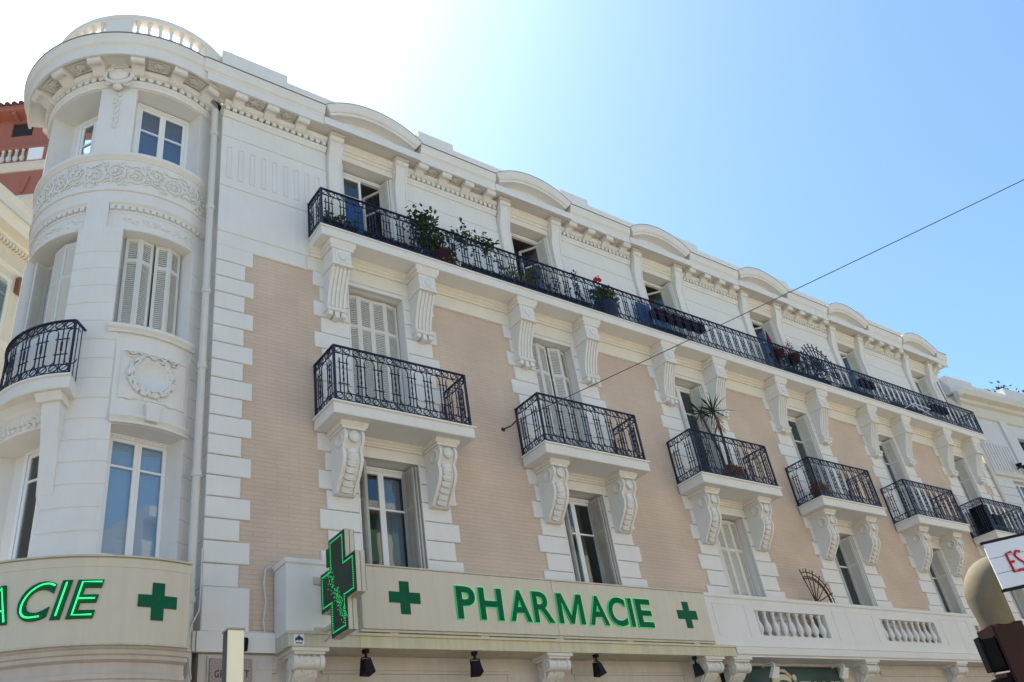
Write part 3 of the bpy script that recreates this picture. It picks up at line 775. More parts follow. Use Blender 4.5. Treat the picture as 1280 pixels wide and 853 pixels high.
for i in range(nn):
    cx = -L/2 + L*(i+.5)/nn; up_ = 1 if i % 2 else -1; one = MB()
    spiral(one, cx, .05*up_, .17, 1.9, up_, -pi/2*up_, .019); leafs(one, cx, .05*up_, .17, 13, rnd); leafs(one, cx, .05*up_, .09, 6, rnd)
    one.blob((cx, -.012, .05*up_), .035, .03, .035, n=8, m=4)
    one.tube([(cx-.16,-.01,-.19*up_),(cx-.07,-.012,-.14*up_),(cx+.04,-.012,-.18*up_),(cx+.15,-.01,-.05*up_)], .014, 5); leafs(one, cx+.13, -.17*up_, .06, 7, rnd)
    m.merge(one)
m.map(on_tower(-37, 10.33)); m.build('scrollwork_frieze', ORN, B)
for th, a in ((4, .55), (-68, .62)):    # garland strips above the second-floor windows
    m = MB()
    for i in range(60): m.blob((rnd.uniform(-a, a), -.0, rnd.uniform(-.05, .05)), .02, .02, .03, rot=rnd.uniform(0, 3), n=6, m=3)
    m.map(on_tower(th, 9.43, RW-.055)); m.build('garland', ORN, B)
# medallion with wreath
m = MB(); rbox(m, -13.4, 29, 1.40, RW+.005, 6.07, 7.14)
fr = MB()
for a, b, c_, e in ((-10.6, -9.9, 6.31, 7.07), (25.4, 26.1, 6.31, 7.07), (-9.9, 25.4, 7.05, 7.07), (-9.9, 25.4, 6.31, 6.33)): rbox(fr, a, b, RW, RW+.022, c_, e)
med = m.build('medallion_panel', STONE, B); fr.build('raised_frame', STONE, med)
m = MB(); one = MB(); one.lathe([(.0001,.0),(.245,.0),(.245,.03),(.228,.034),(.222,.020),(.0001,.022)], n=32)
m.merge(one, Matrix.Rotation(pi/2, 4, 'X'))
for i in range(170):
    q = rnd.uniform(0, 2*pi); R = rnd.uniform(.255, .325)
    if 1.15 < q < 2.0: continue
    m.blob((R*cos(q), -.022, R*sin(q)), rnd.uniform(.016,.024), .034, rnd.uniform(.03,.05), rot=-q+rnd.uniform(-.7,.7), axis='Y', n=6, m=4)
for s in (-1, 1):   # ribbon
    m.tube([(0,-.02,.27),(s*.07,-.03,.33),(s*.14,-.02,.30),(s*.20,-.03,.35),(s*.28,-.02,.31),(s*.34,-.03,.33),(s*.33,-.02,.27),(s*.26,-.02,.27)], .017, 5)
    m.tube([(s*.28,-.01,.22),(s*.31,-.01,.10),(s*.285,-.01,.0)], .010, 4)
    m.tube([(s*.10,-.01,-.35),(s*.2,-.015,-.37),(s*.27,-.01,-.40),(s*.33,-.015,-.39)], .014, 5)
m.map(on_tower(5.8, 6.70, RW+.005)); m.build('wreath', ORN, med)
m = MB(); m.plate([(-.075,-.16),(.075,-.16),(.095,.10),(-.095,.10)], -.10, .0); m.map(on_tower(6.5, 6.14, RW+.005)); m.build('keystone', STONE, med)
# cartouche and festoon on the middle pier
m = MB(); m.blob((0,-.10,0), .155, .07, .155, n=14, m=8)
pts = [(.20*cos(q), -.11+.02*sin(q), .20*sin(q)*1.05) for q in [2*pi*i/20 for i in range(20)]]; m.tube(pts, .035, 6, closed=True)
for s in (-1, 1): spiral(m, s*.17, .17, .08, 1.3, s, 0, .025, -.12); spiral(m, s*.12, -.2, .06, 1.2, -s, 0, .02, -.11)
m.tube([(-.13,-.12,.2),(0,-.16,.27),(.13,-.12,.2)], .03, 6); m.blob((0,-.08,-.27), .08, .07, .06)
m.map(on_tower(-30, 12.50)); m.build('cartouche', ORN, B)
m = MB()
for i in range(46):
    z = -.02 - .80*i/46; w = .05 - .025*i/46
    m.blob((rnd.uniform(-w, w), -.012, z), .02, .022, .036, rot=rnd.uniform(-.9, .9), n=6, m=4)
m.map(on_tower(-30, 12.16)); m.build('festoon', ORN, B)
# arch garland under the little tower balcony
m = MB()
for i in range(110):
    x = rnd.uniform(-.48, .48); m.blob((x, -.01, .10*(x/.5)**2*0 + rnd.uniform(-.075, .075) + .06*cos(x*3)), .024, .03, .036, rot=rnd.uniform(0, 3), n=6, m=4)
m.map(on_tower(-64, 6.03-.02, RW-.012)); m.build('garland', ORN, B)
# balcony on the tower: a tighter bow than the wall behind it
C2 = (-1.31, 1.0)
m = MB()
m.ring([(.5,6.27),(1.20,6.27),(1.21,6.29),(1.21,6.43),(1.24,6.44),(1.24,6.47),(.5,6.475)], -128, -26, C2)
tb = m.build('balcony', STONE, B); balconies.append(tb)
MB().ring([(1.44,6.10),(1.47,6.10),(1.48,6.14),(1.53,6.17),(1.53,6.21),(1.62,6.268),(1.44,6.268)], -112, -44, TC).build('tower_moulding', STONE, B)
m = MB()
m.ring([(1.44,4.9),(1.47,4.95),(1.49,5.15),(1.52,5.45),(1.57,5.75),(1.62,6.0),(1.64,6.16),(1.44,6.16)], -42.5, -34.5, TC)
m.ring([(1.44,6.16),(1.69,6.16),(1.72,6.21),(1.75,6.25),(1.75,6.268),(1.44,6.268)], -44, -33, TC)
m.build('corbel', STONE, B)
H = .86; m = MB(); one = MB(); R0 = 1.17; nmod = 7; w = R0*RD(94)/nmod; railing_module(one, w, H); flat = MB()
for i in range(nmod): flat.merge(one, Matrix.Translation((-w*nmod/2 + w*(i+.5), 0, 0)))
def on_c2(x, y, z): t = RD(-75) + x/R0; return (C2[0]+(R0-y)*sin(t), C2[1]-(R0-y)*cos(t), 6.475+z)
flat.map(on_c2); m.merge(flat)
for z, h, t in ((H, .016, .042), (H-.13, .008, .016), (.17, .008, .016), (.05, .010, .022)):
    z += 6.475; m.ring([(R0-t/2,z-h/2),(R0+t/2,z-h/2),(R0+t/2,z+h/2),(R0-t/2,z+h/2)], -128, -28, C2)
a = RD(-28); p0 = (C2[0]+R0*sin(a), C2[1]-R0*cos(a)); p1 = (p0[0]+.17, p0[1]+.20)
m.tube([(p0[0],p0[1],6.475),(p0[0],p0[1],6.475+H)], .022, 4)
m.tube([(p0[0],p0[1],6.475+H),(p1[0],p1[1],6.475+H)], .02, 4)
for f in (.35, .7):
    q = (p0[0]+(p1[0]-p0[0])*f, p0[1]+(p1[1]-p0[1])*f); m.tube([(q[0],q[1],6.48),(q[0],q[1],6.475+H)], .008, 4)
m.build('balcony_railing', IRON, tb)
# windows of the tower
def tower_window(th, z0, h, w, dist=1.03, **kw):
    t = RD(th); o = add_window(B, 0, 0, w, h, rz=t, base=(TC[0]+dist*sin(t), TC[1]-dist*cos(t), z0), **kw)
    ex = .34 if th == -59 else .12; MB().box(-w/2-ex, w/2+.12, .03, .06, h+.001, h+.35).box(-w/2-ex, -w/2-.001, .03, .06, 0, h).box(w/2+.001, w/2+.12, .03, .06, 0, h).build('window_head', STONE, o); return o
tower_window(8.3, 4.14, 1.80, .90, curtain=(BLIND, 'blind'), dist=1.10)
tower_window(-59, 4.14, 1.80, .72, dist=1.02)
o = tower_window(4.6, 7.45, 1.80, .90, dist=1.08)
shutters(o, 0, .86, 1.80, 'ajar', y=-.25)
o = tower_window(-66, 6.48, 2.74, .92, dist=1.02)
lm_ = leafmesh(.235, 2.66); lw = .235
q = link('shutter_leaf', lm_, o, (.44, -.16, .03), pi + RD(16)); q = link('shutter_leaf', lm_, o, (.44-lw*.96, -.16-lw*.27, .03), pi + RD(-8))
q = link('shutter_leaf', lm_, o, (-.45, -.02, .03), -RD(84))
tower_window(3.2, 10.79, 1.47, .90, curtain=(mat('blue_grey_blind', (.26,.32,.42), .7), 'solid'), dist=1.10, tr=.38)
tower_window(-59, 10.79, 1.40, .70, dist=1.04, tr=.38)
m = MB(); m.ring([(.70,3.0),(.72,3.0),(.72,12.9),(.70,12.9)], -125, 60, TC); m.build('partition_wall', DARK, B)
m = MB()
for z in (6.2, 9.6): m.ring([(.72,z),(1.35,z),(1.35,z+.1),(.72,z+.1)], -112, 37, TC)
m.build('floor', ROOM, B)
# ground floor of the tower
m = MB()
m.ring([(1.2,2.45),(1.98,2.45),(2.0,2.47),(2.0,2.56),(2.02,2.57),(2.02,2.62),(2.0,2.63),(2.0,2.74),(2.06,2.76),(2.06,2.80),(2.09,2.81),(2.09,2.855),(2.12,2.865),(2.12,2.895),(1.2,2.90)], -112, 19, TC)
for a, b in ((-112, -100), (-62, -34), (10, 19)): rbox(m, a, b, 1.6, 1.96, GZ, 2.45)
m.build('tower_shopfront', LOWER, B)
m = MB(); m.ring([(1.74,GZ+.4),(1.75,GZ+.4),(1.75,2.45),(1.74,2.45)], -100, 10, TC); m.build('shop_glazing', GLASS, B)
m = MB(); m.ring([(1.0,GZ),(1.02,GZ),(1.02,2.45),(1.0,2.45)], -110, 60, TC); m.build('shop_interior', DARK, B)
# drainpipe in the corner between tower and facade
m = MB(); px, py = -.13, .02
m.tube([(px,py,2.3),(px,py,12.4)], .055, 12)
for z in (3.6, 5.3, 7.0, 8.35, 10.05, 11.75): m.tube([(px,py,z),(px,py,z+.09)], .068, 12); m.box(px-.01, px+.01, py, py+.2, z+.03, z+.05)
m.build('drainpipe', PIPE, B)
m = MB(); m.tube([(24.75,-.06,2.98),(24.75,-.06,9.7)], .05, 10); m.build('drainpipe', PIPE, B)
# ================================================================== SIGNS
def glyph(ch, w, h, bold=.02, shear=0.0, font=None):
    """flat mesh of one letter scaled to w x h, lower left at the origin: returns verts (x,z), faces, boundary loops"""
    cu = bpy.data.curves.new('letter', 'FONT'); cu.body = ch; cu.offset = bold; cu.shear = shear; cu.resolution_u = 5; cu.fill_mode = 'BOTH'
    ob = bpy.data.objects.new('letter', cu); me = bpy.data.meshes.new_from_object(ob)
    vs = [(v.co.x, v.co.y) for v in me.vertices]; fs = [tuple(p.vertices) for p in me.polygons]
    bpy.data.objects.remove(ob); bpy.data.curves.remove(cu); bpy.data.meshes.remove(me)
    # weld doubles
    key = {}; idx = []; out = []
    for x, y in vs:
        k = (round(x, 4), round(y, 4))
        if k not in key: key[k] = len(out); out.append((x, y))
        idx.append(key[k])
    fs = [tuple(dict.fromkeys(idx[i] for i in f)) for f in fs]; fs = [f for f in fs if len(f) > 2]
    x0 = min(v[0] for v in out); x1 = max(v[0] for v in out); y0 = min(v[1] for v in out); y1 = max(v[1] for v in out)
    out = [((x-x0)/(x1-x0)*w, (y-y0)/(y1-y0)*h) for x, y in out]
    cnt = {}
    for f in fs:
        for a, b in zip(f, f[1:]+f[:1]): cnt[(a, b)] = cnt.get((a, b), 0) + 1
    bd = [(a, b) for (a, b) in cnt if (b, a) not in cnt]
    nxt = dict(bd); loops = []
    while nxt:
        s0 = next(iter(nxt)); lp = [s0]; cur = nxt.pop(s0)
        while cur in nxt: lp.append(cur); cur = nxt.pop(cur)
        loops.append(lp)
    return out, fs, loops
def glyph_mb(G, t):
    vs, fs, loops = G; n = len(vs); m = MB()
    V = [(x, -t, z) for x, z in vs] + [(x, 0, z) for x, z in vs]
    F = [f for f in fs] + [tuple(i+n for i in f[::-1]) for f in fs]
    for lp in loops:
        for a, b in zip(lp, lp[1:]+lp[:1]): F.append((a, a+n, b+n, b))
    return m.add(V, F)
def led_dots(G, t, step=.030, s=.0045, out=.006):
    vs, fs, loops = G; m = MB()
    for lp in loops:
        P = [Vector(vs[i]) for i in lp]; P.append(P[0]); acc = 0
        for a, b in zip(P, P[1:]):
            L = (b-a).length
            while acc < L:
                p = a + (b-a)*(acc/L if L else 0); m.box(p.x-s, p.x+s, -t-.008, -t+.004, p.y-s, p.y+s); acc += step
            acc -= L
    return m
def cross_poly(cx, cz, w, h, t): # arms w x h, bar thickness t
    a, b, c = w/2, h/2, t/2
    return [(cx-c,cz-b),(cx+c,cz-b),(cx+c,cz-c),(cx+a,cz-c),(cx+a,cz+c),(cx+c,cz+c),(cx+c,cz+b),(cx-c,cz+b),(cx-c,cz+c),(cx-a,cz+c),(cx-a,cz-c),(cx-c,cz-c)]
def letterM(w, h):
    s = .105; P = [(0,0),(s,0),(s,h*.66),(w/2-.035,.0),(w/2+.035,.0),(w-s,h*.66),(w-s,0),(w,0),(w-.01,h),(w-.125,h),(w/2,h*.30),(.125,h),(.01,h)]
    F = [(0,1,2,12),(2,11,12),(2,3,10,11),(3,4,10),(4,5,9,10),(5,8,9),(5,6,7,8)]
    return P, F, [list(range(13))]
YS = -.455
T = thing('pharmacy_sign', 'long flat beige pharmacy sign with green PHARMACIE letters standing on the yellowish ledge', 'sign', (5.45, YS, 3.2))
def loc(o, T=T): o.location = Vector(o.location) - Vector(T.location); return o
loc(MB().bevbox(1.99, 5.355, YS, YS+.085, 3.225, 4.08, .006).build('panel', SIGNP, T))
loc(MB().bevbox(5.36, 8.93, YS, YS+.085, 3.225, 4.08, .006).build('panel', SIGNP, T))
fm = MB(); fm.box(1.97, 8.95, YS-.012, YS+.09, 4.082, 4.10); fm.box(1.97, 8.95, YS+.02, YS+.085, 3.19, 3.222)
for x in (2.4, 3.9, 5.3, 6.8, 8.4): fm.box(x, x+.14, YS+.03, YS+.06, 3.17, 3.19)
loc(fm.build('frame', BAND, T))
spans = [('P',3.50,3.84),('H',3.90,4.33),('A',4.44,4.86),('R',4.90,5.31),('M',5.38,5.93),('A',6.02,6.45),('C',6.46,6.87),('I',6.925,7.03),('E',7.10,7.47)]
for ch, x0, x1 in spans:
    G = letterM(x1-x0, .485) if ch == 'M' else glyph(ch, x1-x0, .485, .024 if ch == 'R' else .034); o = glyph_mb(G, .018).build('letter', GREEN, T, recalc=True); o.location = (x0-5.45, 0, 3.40-3.2)
    led_dots(G, .018).build('led_lights', LED, o)
for cx, cz, w, h in ((2.66, 3.665, .50, .46), (8.36, 3.665, .50, .46)):
    loc(MB().plate(cross_poly(cx, cz, w, h, .155), YS-.006, YS+.002).build('cross', GREEN, T))

# curved sign round the tower
RS = 2.15
T2 = thing('pharmacy_sign', 'curved beige sign wrapped round the tower with green neon lit PHARMACIE letters', 'sign', (TC[0], TC[1], 2.9))
def loc2(o): o.location = Vector(o.location) - Vector(T2.location); return o
m = MB(); m.ring([(1.47,2.90),(RS,2.90),(RS,3.74),(RS+.006,3.745),(RS+.012,3.84),(RS,3.855),(1.47,3.86)], -112, 17, TC, 60); loc2(m.build('panel', SIGNP, T2))
m = MB(); m.ring([(RS-.03,3.856),(RS+.03,3.856),(RS+.03,3.875),(RS-.03,3.875)], -112, 17.1, TC, 60); m.ring([(RS-.02,2.882),(RS+.02,2.882),(RS+.02,2.902),(RS-.02,2.902)], -112, 17.1, TC, 60)
m.ring([(1.6,2.9),(RS+.008,2.9),(RS+.008,3.86),(1.6,3.86)], 16.9, 17.15, TC, 1); loc2(m.build('frame', BAND, T2))
STR = {'C': [[(.97,.86),(.78,.93),(.50,.90),(.24,.72),(.13,.45),(.20,.2),(.42,.08),(.80,.10)]], 'I': [[(.5,.93),(.5,.08)]], 'E': [[(.92,.93),(.2,.93),(.2,.08),(.92,.08)],[(.2,.5),(.85,.5)]],
       'A': [[(.06,.05),(.5,.92),(.92,.05)],[(.25,.33),(.8,.33)]], 'P': [[(.15,.05),(.15,.93),(.6,.93),(.85,.72),(.6,.5),(.15,.5)]], 'H': [[(.12,.05),(.12,.95)],[(.88,.05),(.88,.95)],[(.12,.5),(.88,.5)]],
       'R': [[(.15,.05),(.15,.93),(.6,.93),(.8,.72),(.6,.5),(.15,.5)],[(.5,.5),(.9,.05)]], 'M': [[(.08,.05),(.15,.93),(.5,.1),(.85,.93),(.92,.05)]]}
LT = [('P',-96.5,-89.5),('H',-88,-79.5),('A',-78,-68.5),('R',-67,-59),('M',-57.5,-46),('A',-41.5,-32.2),('C',-31.0,-22.4),('I',-21.2,-18.6),('E',-17.2,-10.2)]
for ch, a, b in LT:
    w = RS*RD(b-a); h = .425; G = glyph(ch, w, h, .035); sh = .085
    m = glyph_mb(G, .022); m.v = [(x + sh*(z/h-.5), y, z) for x, y, z in m.v]; m.map(on_tower(a, 3.165, RS)); o = loc2(m.build('letter', GREEN, T2))
    m = MB()
    for st in STR[ch]:
        q = [(px*w, -.04, pz*h) for px, pz in st]
        if ch == 'C':   # smooth the curve
            for _ in range(2): q = [q[0]] + [tuple(Vector(q[i])*(.75 if s == 0 else .25) + Vector(q[i+1])*(.25 if s == 0 else .75)) for i in range(len(q)-1) for s in (0, 1)] + [q[-1]]
        m.tube(q, .0095, 6)
    m.v = [(x + sh*(z/h-.5), y, z) for x, y, z in m.v]; m.map(on_tower(a, 3.165, RS)); m.build('neon_tube', NEON, o)
for th in (6.5, -104):
    m = MB().plate(cross_poly(0, 0, .445, .425, .14), -.012, .0); m.map(on_tower(th, 3.372, RS)); loc2(m.build('cross', GREEN, T2))

LED2 = mat('soft_green_led', (.02,.4,.12), .5, emit=(.03,1,.25), estr=.22)
# LED pharmacy cross projecting from the parapet
X0 = 1.40
T3 = thing('pharmacy_cross', 'projecting green LED cross sign with lit green outline beside the long pharmacy sign', 'sign', (X0, -.955, 3.625), 0)
def yz_plate(poly, x0, x1):   # polygon in (y, z)
    m = MB(); n = len(poly); vs = [(x0, a, b) for a, b in poly] + [(x1, a, b) for a, b in poly]
    return m.add(vs, [(i, (i+1) % n, n+(i+1) % n, n+i) for i in range(n)] + [tuple(range(n))[::-1], tuple(range(n, 2*n))])
def cp2(w, h, tw, th): # unequal bars
    a, b, c, e = w/2, h/2, tw/2, th/2
    return [(-c,-b),(c,-b),(c,-e),(a,-e),(a,e),(c,e),(c,b),(-c,b),(-c,e),(-a,e),(-a,-e),(-c,-e)]
yz_plate(cp2(.96,1.28,.45,.52), -.0, .055).build('casing', BAND, T3); yz_plate(cp2(.93,1.25,.42,.49), .055, .068).build('casing_seam', LOWER, T3); yz_plate(cp2(.96,1.28,.45,.52), .068, .125).build('casing', BAND, T3)
for s, x in ((-1, -.002), (1, .127)):
    sc = yz_plate(cp2(.945,1.265,.435,.505), min(x, x+s*.008), max(x, x+s*.008)).build('screen', LEDP, T3)
    m = MB(); P_ = cp2(.84,1.16,.33,.40)
    for i in range(12):
        a = Vector(P_[i]); b = Vector(P_[(i+1) % 12]); L = (b-a).length; n = int(L/.028)
        for j in range(n):
            p = a + (b-a)*(j/n); q = .007; xx = x+s*.010
            m.box(min(xx, xx+s*.006), max(xx, xx+s*.006), p.x-q, p.x+q, p.y-q, p.y+q)
    m.build('led_outline', LED2, sc)
    m = MB(); rr = random.Random(11)
    for i in range(150):   # the moving pattern lit in the middle of the screen
        t = rr.random(); yy = .24 - .40*t + rr.gauss(0, .045); zz = .22 - .70*t + rr.gauss(0, .04); xx = x+s*.010
        yy = round(yy/.022)*.022; zz = round(zz/.022)*.022; m.box(min(xx, xx+s*.004), max(xx, xx+s*.004), yy-.006, yy+.006, zz-.006, zz+.006)
    m.build('led_pattern', mat('dim_green_led', (.02,.3,.1), .5, emit=(.04,.8,.2), estr=.22), sc)
m = MB()
for z in (.22, -.44):
    m.box(.03, .09, .2, .60, z-.025, z+.025); m.box(-.06, .18, .565, .59, z-.05, z+.05)
m.tube([(.06,.56,-.58),(.06,.25,-.5)], .012, 5); m.build('bracket', BAND, T3)
m = MB(); m.box(.02, .04, .27, .36, .32, .56); m.box(.07, .10, .25, .33, .32, .58); m.build('rear_panel', GREEN, T3)

# small plaque on the ledge
o = MB().box(1.03, 1.17, -.428, -.421, 3.0, 3.14).build('plaque', mat('white_enamel', (.75,.76,.78), .35)); tag(o, 'tiny white enamel plaque with a dark winged mark on the ledge end', 'plaque')
m = MB()
for s in (-1, 1):
    for j in range(3): m.box(1.10+s*.012*(1+j*1.4)-.006, 1.10+s*.012*(1+j*1.4)+.008, -.432, -.428, 3.06-.006*j, 3.105-.012*j)
m.box(1.095, 1.105, -.432, -.428, 3.05, 3.125); m.box(1.055, 1.145, -.432, -.428, 3.015, 3.028); m.build('emblem', mat('navy_ink', (.02,.03,.09), .5), o)
# stone street plaque
PM = mat('mottled_plaque_stone', (.50,.40,.36), .7, noise=.65, nscale=55)
o = MB().bevbox(.125, .65, -.055, -.026, 2.47, 2.925, .006).build('street_name_plaque', PM); tag(o, 'mottled pinkish stone street name plaque with dark letters behind the post', 'plaque')
dk = mat('dark_engraving', (.07,.05,.045), .8)
for ch, x in (('G', .185), ('R', .255), ('A', .335), ('T', .555)):
    if ch == 'A': continue
    q = glyph_mb(glyph(ch, .052, .085, .01), .004).build('letter', dk, o); q.location = (x, -.055, 2.70)
# green shop fascia
o = MB().bevbox(9.36, 13.09, .06, .11, 2.2, 2.935, .008).build('shop_sign', mat('bottle_green_board', (.006,.035,.025), .4, spec=.5)); tag(o, 'dark green shop sign board with big cream GITANE lettering under the terrace', 'sign')
CRM = mat('cream_lettering', (.62,.56,.44), .5)
for ch, x0, x1, z0, z1 in (('G', 10.82, 11.45, 2.28, 2.80), ('i', 11.50, 11.62, 2.28, 2.80), ('T', 11.70, 12.04, 2.28, 2.665), ('A', 12.02, 12.38, 2.28, 2.665), ('N', 12.44, 12.80, 2.28, 2.665), ('E', 12.86, 13.04, 2.28, 2.665)):
    q = glyph_mb(glyph(ch, x1-x0, z1-z0, .03), .02).build('letter', CRM, o); q.location = (x0, .06, z0)
m = MB(); m.tube([(10.86,.055,2.62),(10.92,.05,2.78),(11.10,.045,2.87),(11.30,.045,2.86),(11.45,.05,2.74)], .035, 7); m.build('letter_swash', CRM, o)
for i, (x, lb) in enumerate(((10.62, 'white hooked sign lamp above the G of the green shop sign'), (12.83, 'white hooked sign lamp at the right end of the green shop sign'))):
    t = thing('sign_lamp', lb, 'lamp', (x, -.02, 2.94), 0, 'white sign lamps over the green shop sign')
    MB().tube([(0,.02,-.02),(0,-.12,-.01),(0,-.22,-.01),(0,-.26,-.04),(0,-.25,-.09)], .018, 6).build('arm', WHITEP, t)
    MB().add([(-.08,-.30,-.10),(.08,-.30,-.10),(.08,-.24,-.08),(-.08,-.24,-.08),(-.11,-.20,-.28),(.11,-.20,-.28),(.11,-.14,-.25),(-.11,-.14,-.25)], [(0,3,2,1),(4,5,6,7),(0,1,5,4),(1,2,6,5),(2,3,7,6),(3,0,4,7)]).build('lamp_shade', WHITEP, t)
# black spotlights hanging under the ledge
def spotlight():
    t = thing('spotlight', '', 'spotlight', group='black spotlights hanging below the pharmacy sign ledge')
    MB().box(-.035, .035, -.035, .035, -.05, 0).tube([(0,0,-.05),(0,0,-.11)], .018, 8).build('mount', BLACK, t)
    m = MB(); m.add([(-.075,-.10,-.30),(.075,-.10,-.30),(.075,.06,-.33),(-.075,.06,-.33),(-.055,-.04,-.13),(.055,-.04,-.13),(.055,.05,-.12),(-.055,.05,-.12)], [(0,3,2,1),(4,5,6,7),(0,1,5,4),(1,2,6,5),(2,3,7,6),(3,0,4,7)]); m.build('lamp_body', BLACK, t)
    m = MB(); m.tube([(-.07,0,-.17),(-.07,0,-.11),(0,0,-.10),(.07,0,-.11),(.07,0,-.17)], .010, 6); m.build('yoke', BLACK, t); return t
sp0 = spotlight()
for i, (x, rz, lb) in enumerate(((2.07, .1, 'black spotlight under the green cross near the left shop corbel'), (3.80, -.25, 'black spotlight below the letter P of the long sign'),
                                (6.12, .2, 'black spotlight below the middle letters of the long sign'), (8.40, .9, 'black spotlight turned sideways beside the paired shop corbels'))):
    o = sp0 if i == 0 else copy_tree(sp0); o.location = (x, -.34, 2.985); o.rotation_euler.z = rz; o['label'] = lb
# security camera by the post
t = thing('security_camera', 'small black wall camera beside the post at the building corner', 'camera', (.52, -.06, 3.1))
MB().box(-.03, .03, -.02, .05, -.02, .03).build('mount', BLACK, t); m = MB(); m.lathe([(.04,-.10),(.045,-.04),(.05,.02),(.045,.05)], (0, -.06, 0), 12); m.build('camera_body', BLACK, t)
# cables
m = MB(); CB = mat('white_cable', (.60,.58,.55), .5)
m.tube([(-.02,-.02,4.3),(-.02,-.03,3.75),(-.03,-.04,3.50),(-.10,-.07,3.36),(-.17,-.08,3.22),(-.19,-.08,3.05),(-.20,-.08,2.85),(-.24,-.08,2.72),(-.20,-.08,2.62),(-.14,-.08,2.72),(-.16,-.08,2.95),(-.17,-.08,3.15)], .011, 6)
m.tube([(-.16,-.10,3.2),(-.19,-.10,2.95),(-.25,-.10,2.82),(-.24,-.10,2.65),(-.16,-.10,2.55),(-.11,-.10,2.68),(-.15,-.10,2.9)], .010, 6)
tag(m.build('cable', CB), 'looped white cables hanging beside the drainpipe and curved sign', 'cable')
m = MB(); m.tube([(.95,-.05,4.08),(.88,-.05,4.12),(.82,-.04,4.08),(.80,-.04,3.9),(.83,-.04,3.65),(.80,-.03,3.4),(.82,-.03,3.25)], .012, 6)
tag(m.build('cable', CB), 'short white cable curling down the wall left of the terrace parapet', 'cable')

# ================================================================== STREET FURNITURE
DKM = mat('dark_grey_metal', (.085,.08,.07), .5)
o = MB().box(-1.513, -1.407, -4.985, -4.90, GZ, 1.757).build('metal_post', DKM); MB().bevbox(-1.515, -1.405, -5.0, -4.986, GZ, 1.76, .004).build('lit_front', mat('lit_beige_metal', (.88,.83,.62), .35, noise=.05, nscale=3, spec=.6), o); tag(o, 'square beige metal post with a flat top in front of the plaque', 'post')  # front's lit look is put into its bright colour; body kept dark
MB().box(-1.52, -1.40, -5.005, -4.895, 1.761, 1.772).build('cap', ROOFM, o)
# traffic light on a swan-neck mast
t = thing('traffic_light', 'dark red traffic light with black visors on a thick curved beige mast', 'traffic light', (2.60, -8.0, GZ), math.atan2(-.58, .80))
BM = mat('beige_mast_paint', (.185,.165,.125), .9, noise=.2, nscale=4, col2=(.15,.12,.07), streak=.1, spec=.15)
pts = [(0,0,2.50),(0,0,2.6),(-.004,0,2.72),(-.010,0,2.82)]
for i in range(1, 13):
    a = i/12*1.70; pts.append((-.010 + .155*(1-cos(a)), .0, 2.82 + .155*sin(a)))
pts += [(.30,0,2.975),(.55,0,2.95),(.85,0,2.92)]
m = MB(); m.tube(pts, [.100,.106,.113,.12] + [.12]*15, 24); m.build('mast', BM, t)
RDK = mat('dark_red_paint', (.024,.002,.003), .55, noise=.3, nscale=4, spec=.25)
BK2 = mat('matt_black', (.004,.004,.005), .75, spec=.1)
MB().bevbox(-.108, .108, -.108, .108, 0, 2.63, .012).build('signal_post', RDK, t)
for sx in (-1, 1):
    for j in range(5):
        z = 2.57 - .262*j; x0, x1 = (-.22, -.110) if sx < 0 else (.110, .23)
        y0, y1 = (-.10, -.02) if sx < 0 else (-.02, .10)
        m = MB(); m.bevbox(x0, x1, y0, y1, z-.215, z, .018); q = m.build('signal_head', BK2, t)
        MB().box(x0+.02, x1, y0+.01, y1-.01, z-.236, z-.228).build('head_bracket', CB, q)
# shop board next to the mast
t = thing('board_sign', 'white plank board with handwritten red letters ES and a black edge', 'sign', (-3.67+6.574*.93, -10.75+2.751*.93, 1.634*.93), math.atan2(-.233, .168)); t.scale = (.93,.93,.93)
m = MB()
for j in range(3): m.bevbox(0, 1.0, -.006, .016, -.335+.11*j, -.228+.11*j, .003)
m.build('board', mat('white_plank_paint', (.62,.65,.72), .6), t)
MB().box(-.012, 1.02, -.010, .024, -.352, -.337).build('edge_strip', BLACK, t); MB().box(-.012, 1.02, -.010, .024, -.003, .010).build('edge_strip', BLACK, t)
REDM = mat('red_lettering', (.45,.012,.02), .5)
for (x0, st) in ((.115, [[(.042,.14),(.0,.135),(.004,.0),(.044,.005)],[(.002,.07),(.034,.073)]]), (.165, [[(.045,.13),(.02,.14),(.0,.11),(.018,.075),(.04,.05),(.042,.02),(.02,.0),(-.008,.01)]])):
    m = MB()
    for s in st: m.tube([(x0+a, -.009, -.24+b) for a, b in s], .0088, 6)
    m.build('letter', REDM, t)
# wire across the street, with its wall hook
o = tag(MB().tube([Vector((5.376,-.25,7.055)) + (Vector((17.2,-19.5,10.7))-Vector((5.376,-.25,7.055)))*f - Vector((0,0,.55*4*f*(1-f)*.25)) for f in [i/30 for i in range(31)]], .008, 5).build('overhead_wire', mat('grey_cable', (.09,.085,.085), .5)), 'thin dark overhead wire strung from the facade across the street', 'wire')
t = thing('wall_hook', 'rusty iron wall anchor holding the end of the overhead wire', 'hook', (5.376, .03, 7.03))
MB().tube([(-.09,0,-.03),(-.07,-.05,-.02),(0,-.14,.0),(.0,-.28,.03)], .014, 6).build('rod', mat('rusty_iron', (.10,.055,.035), .8, noise=.4, nscale=30), t); MB().box(-.13, -.07, -.02, .01, -.06, .0).build('plate', IRON, t)
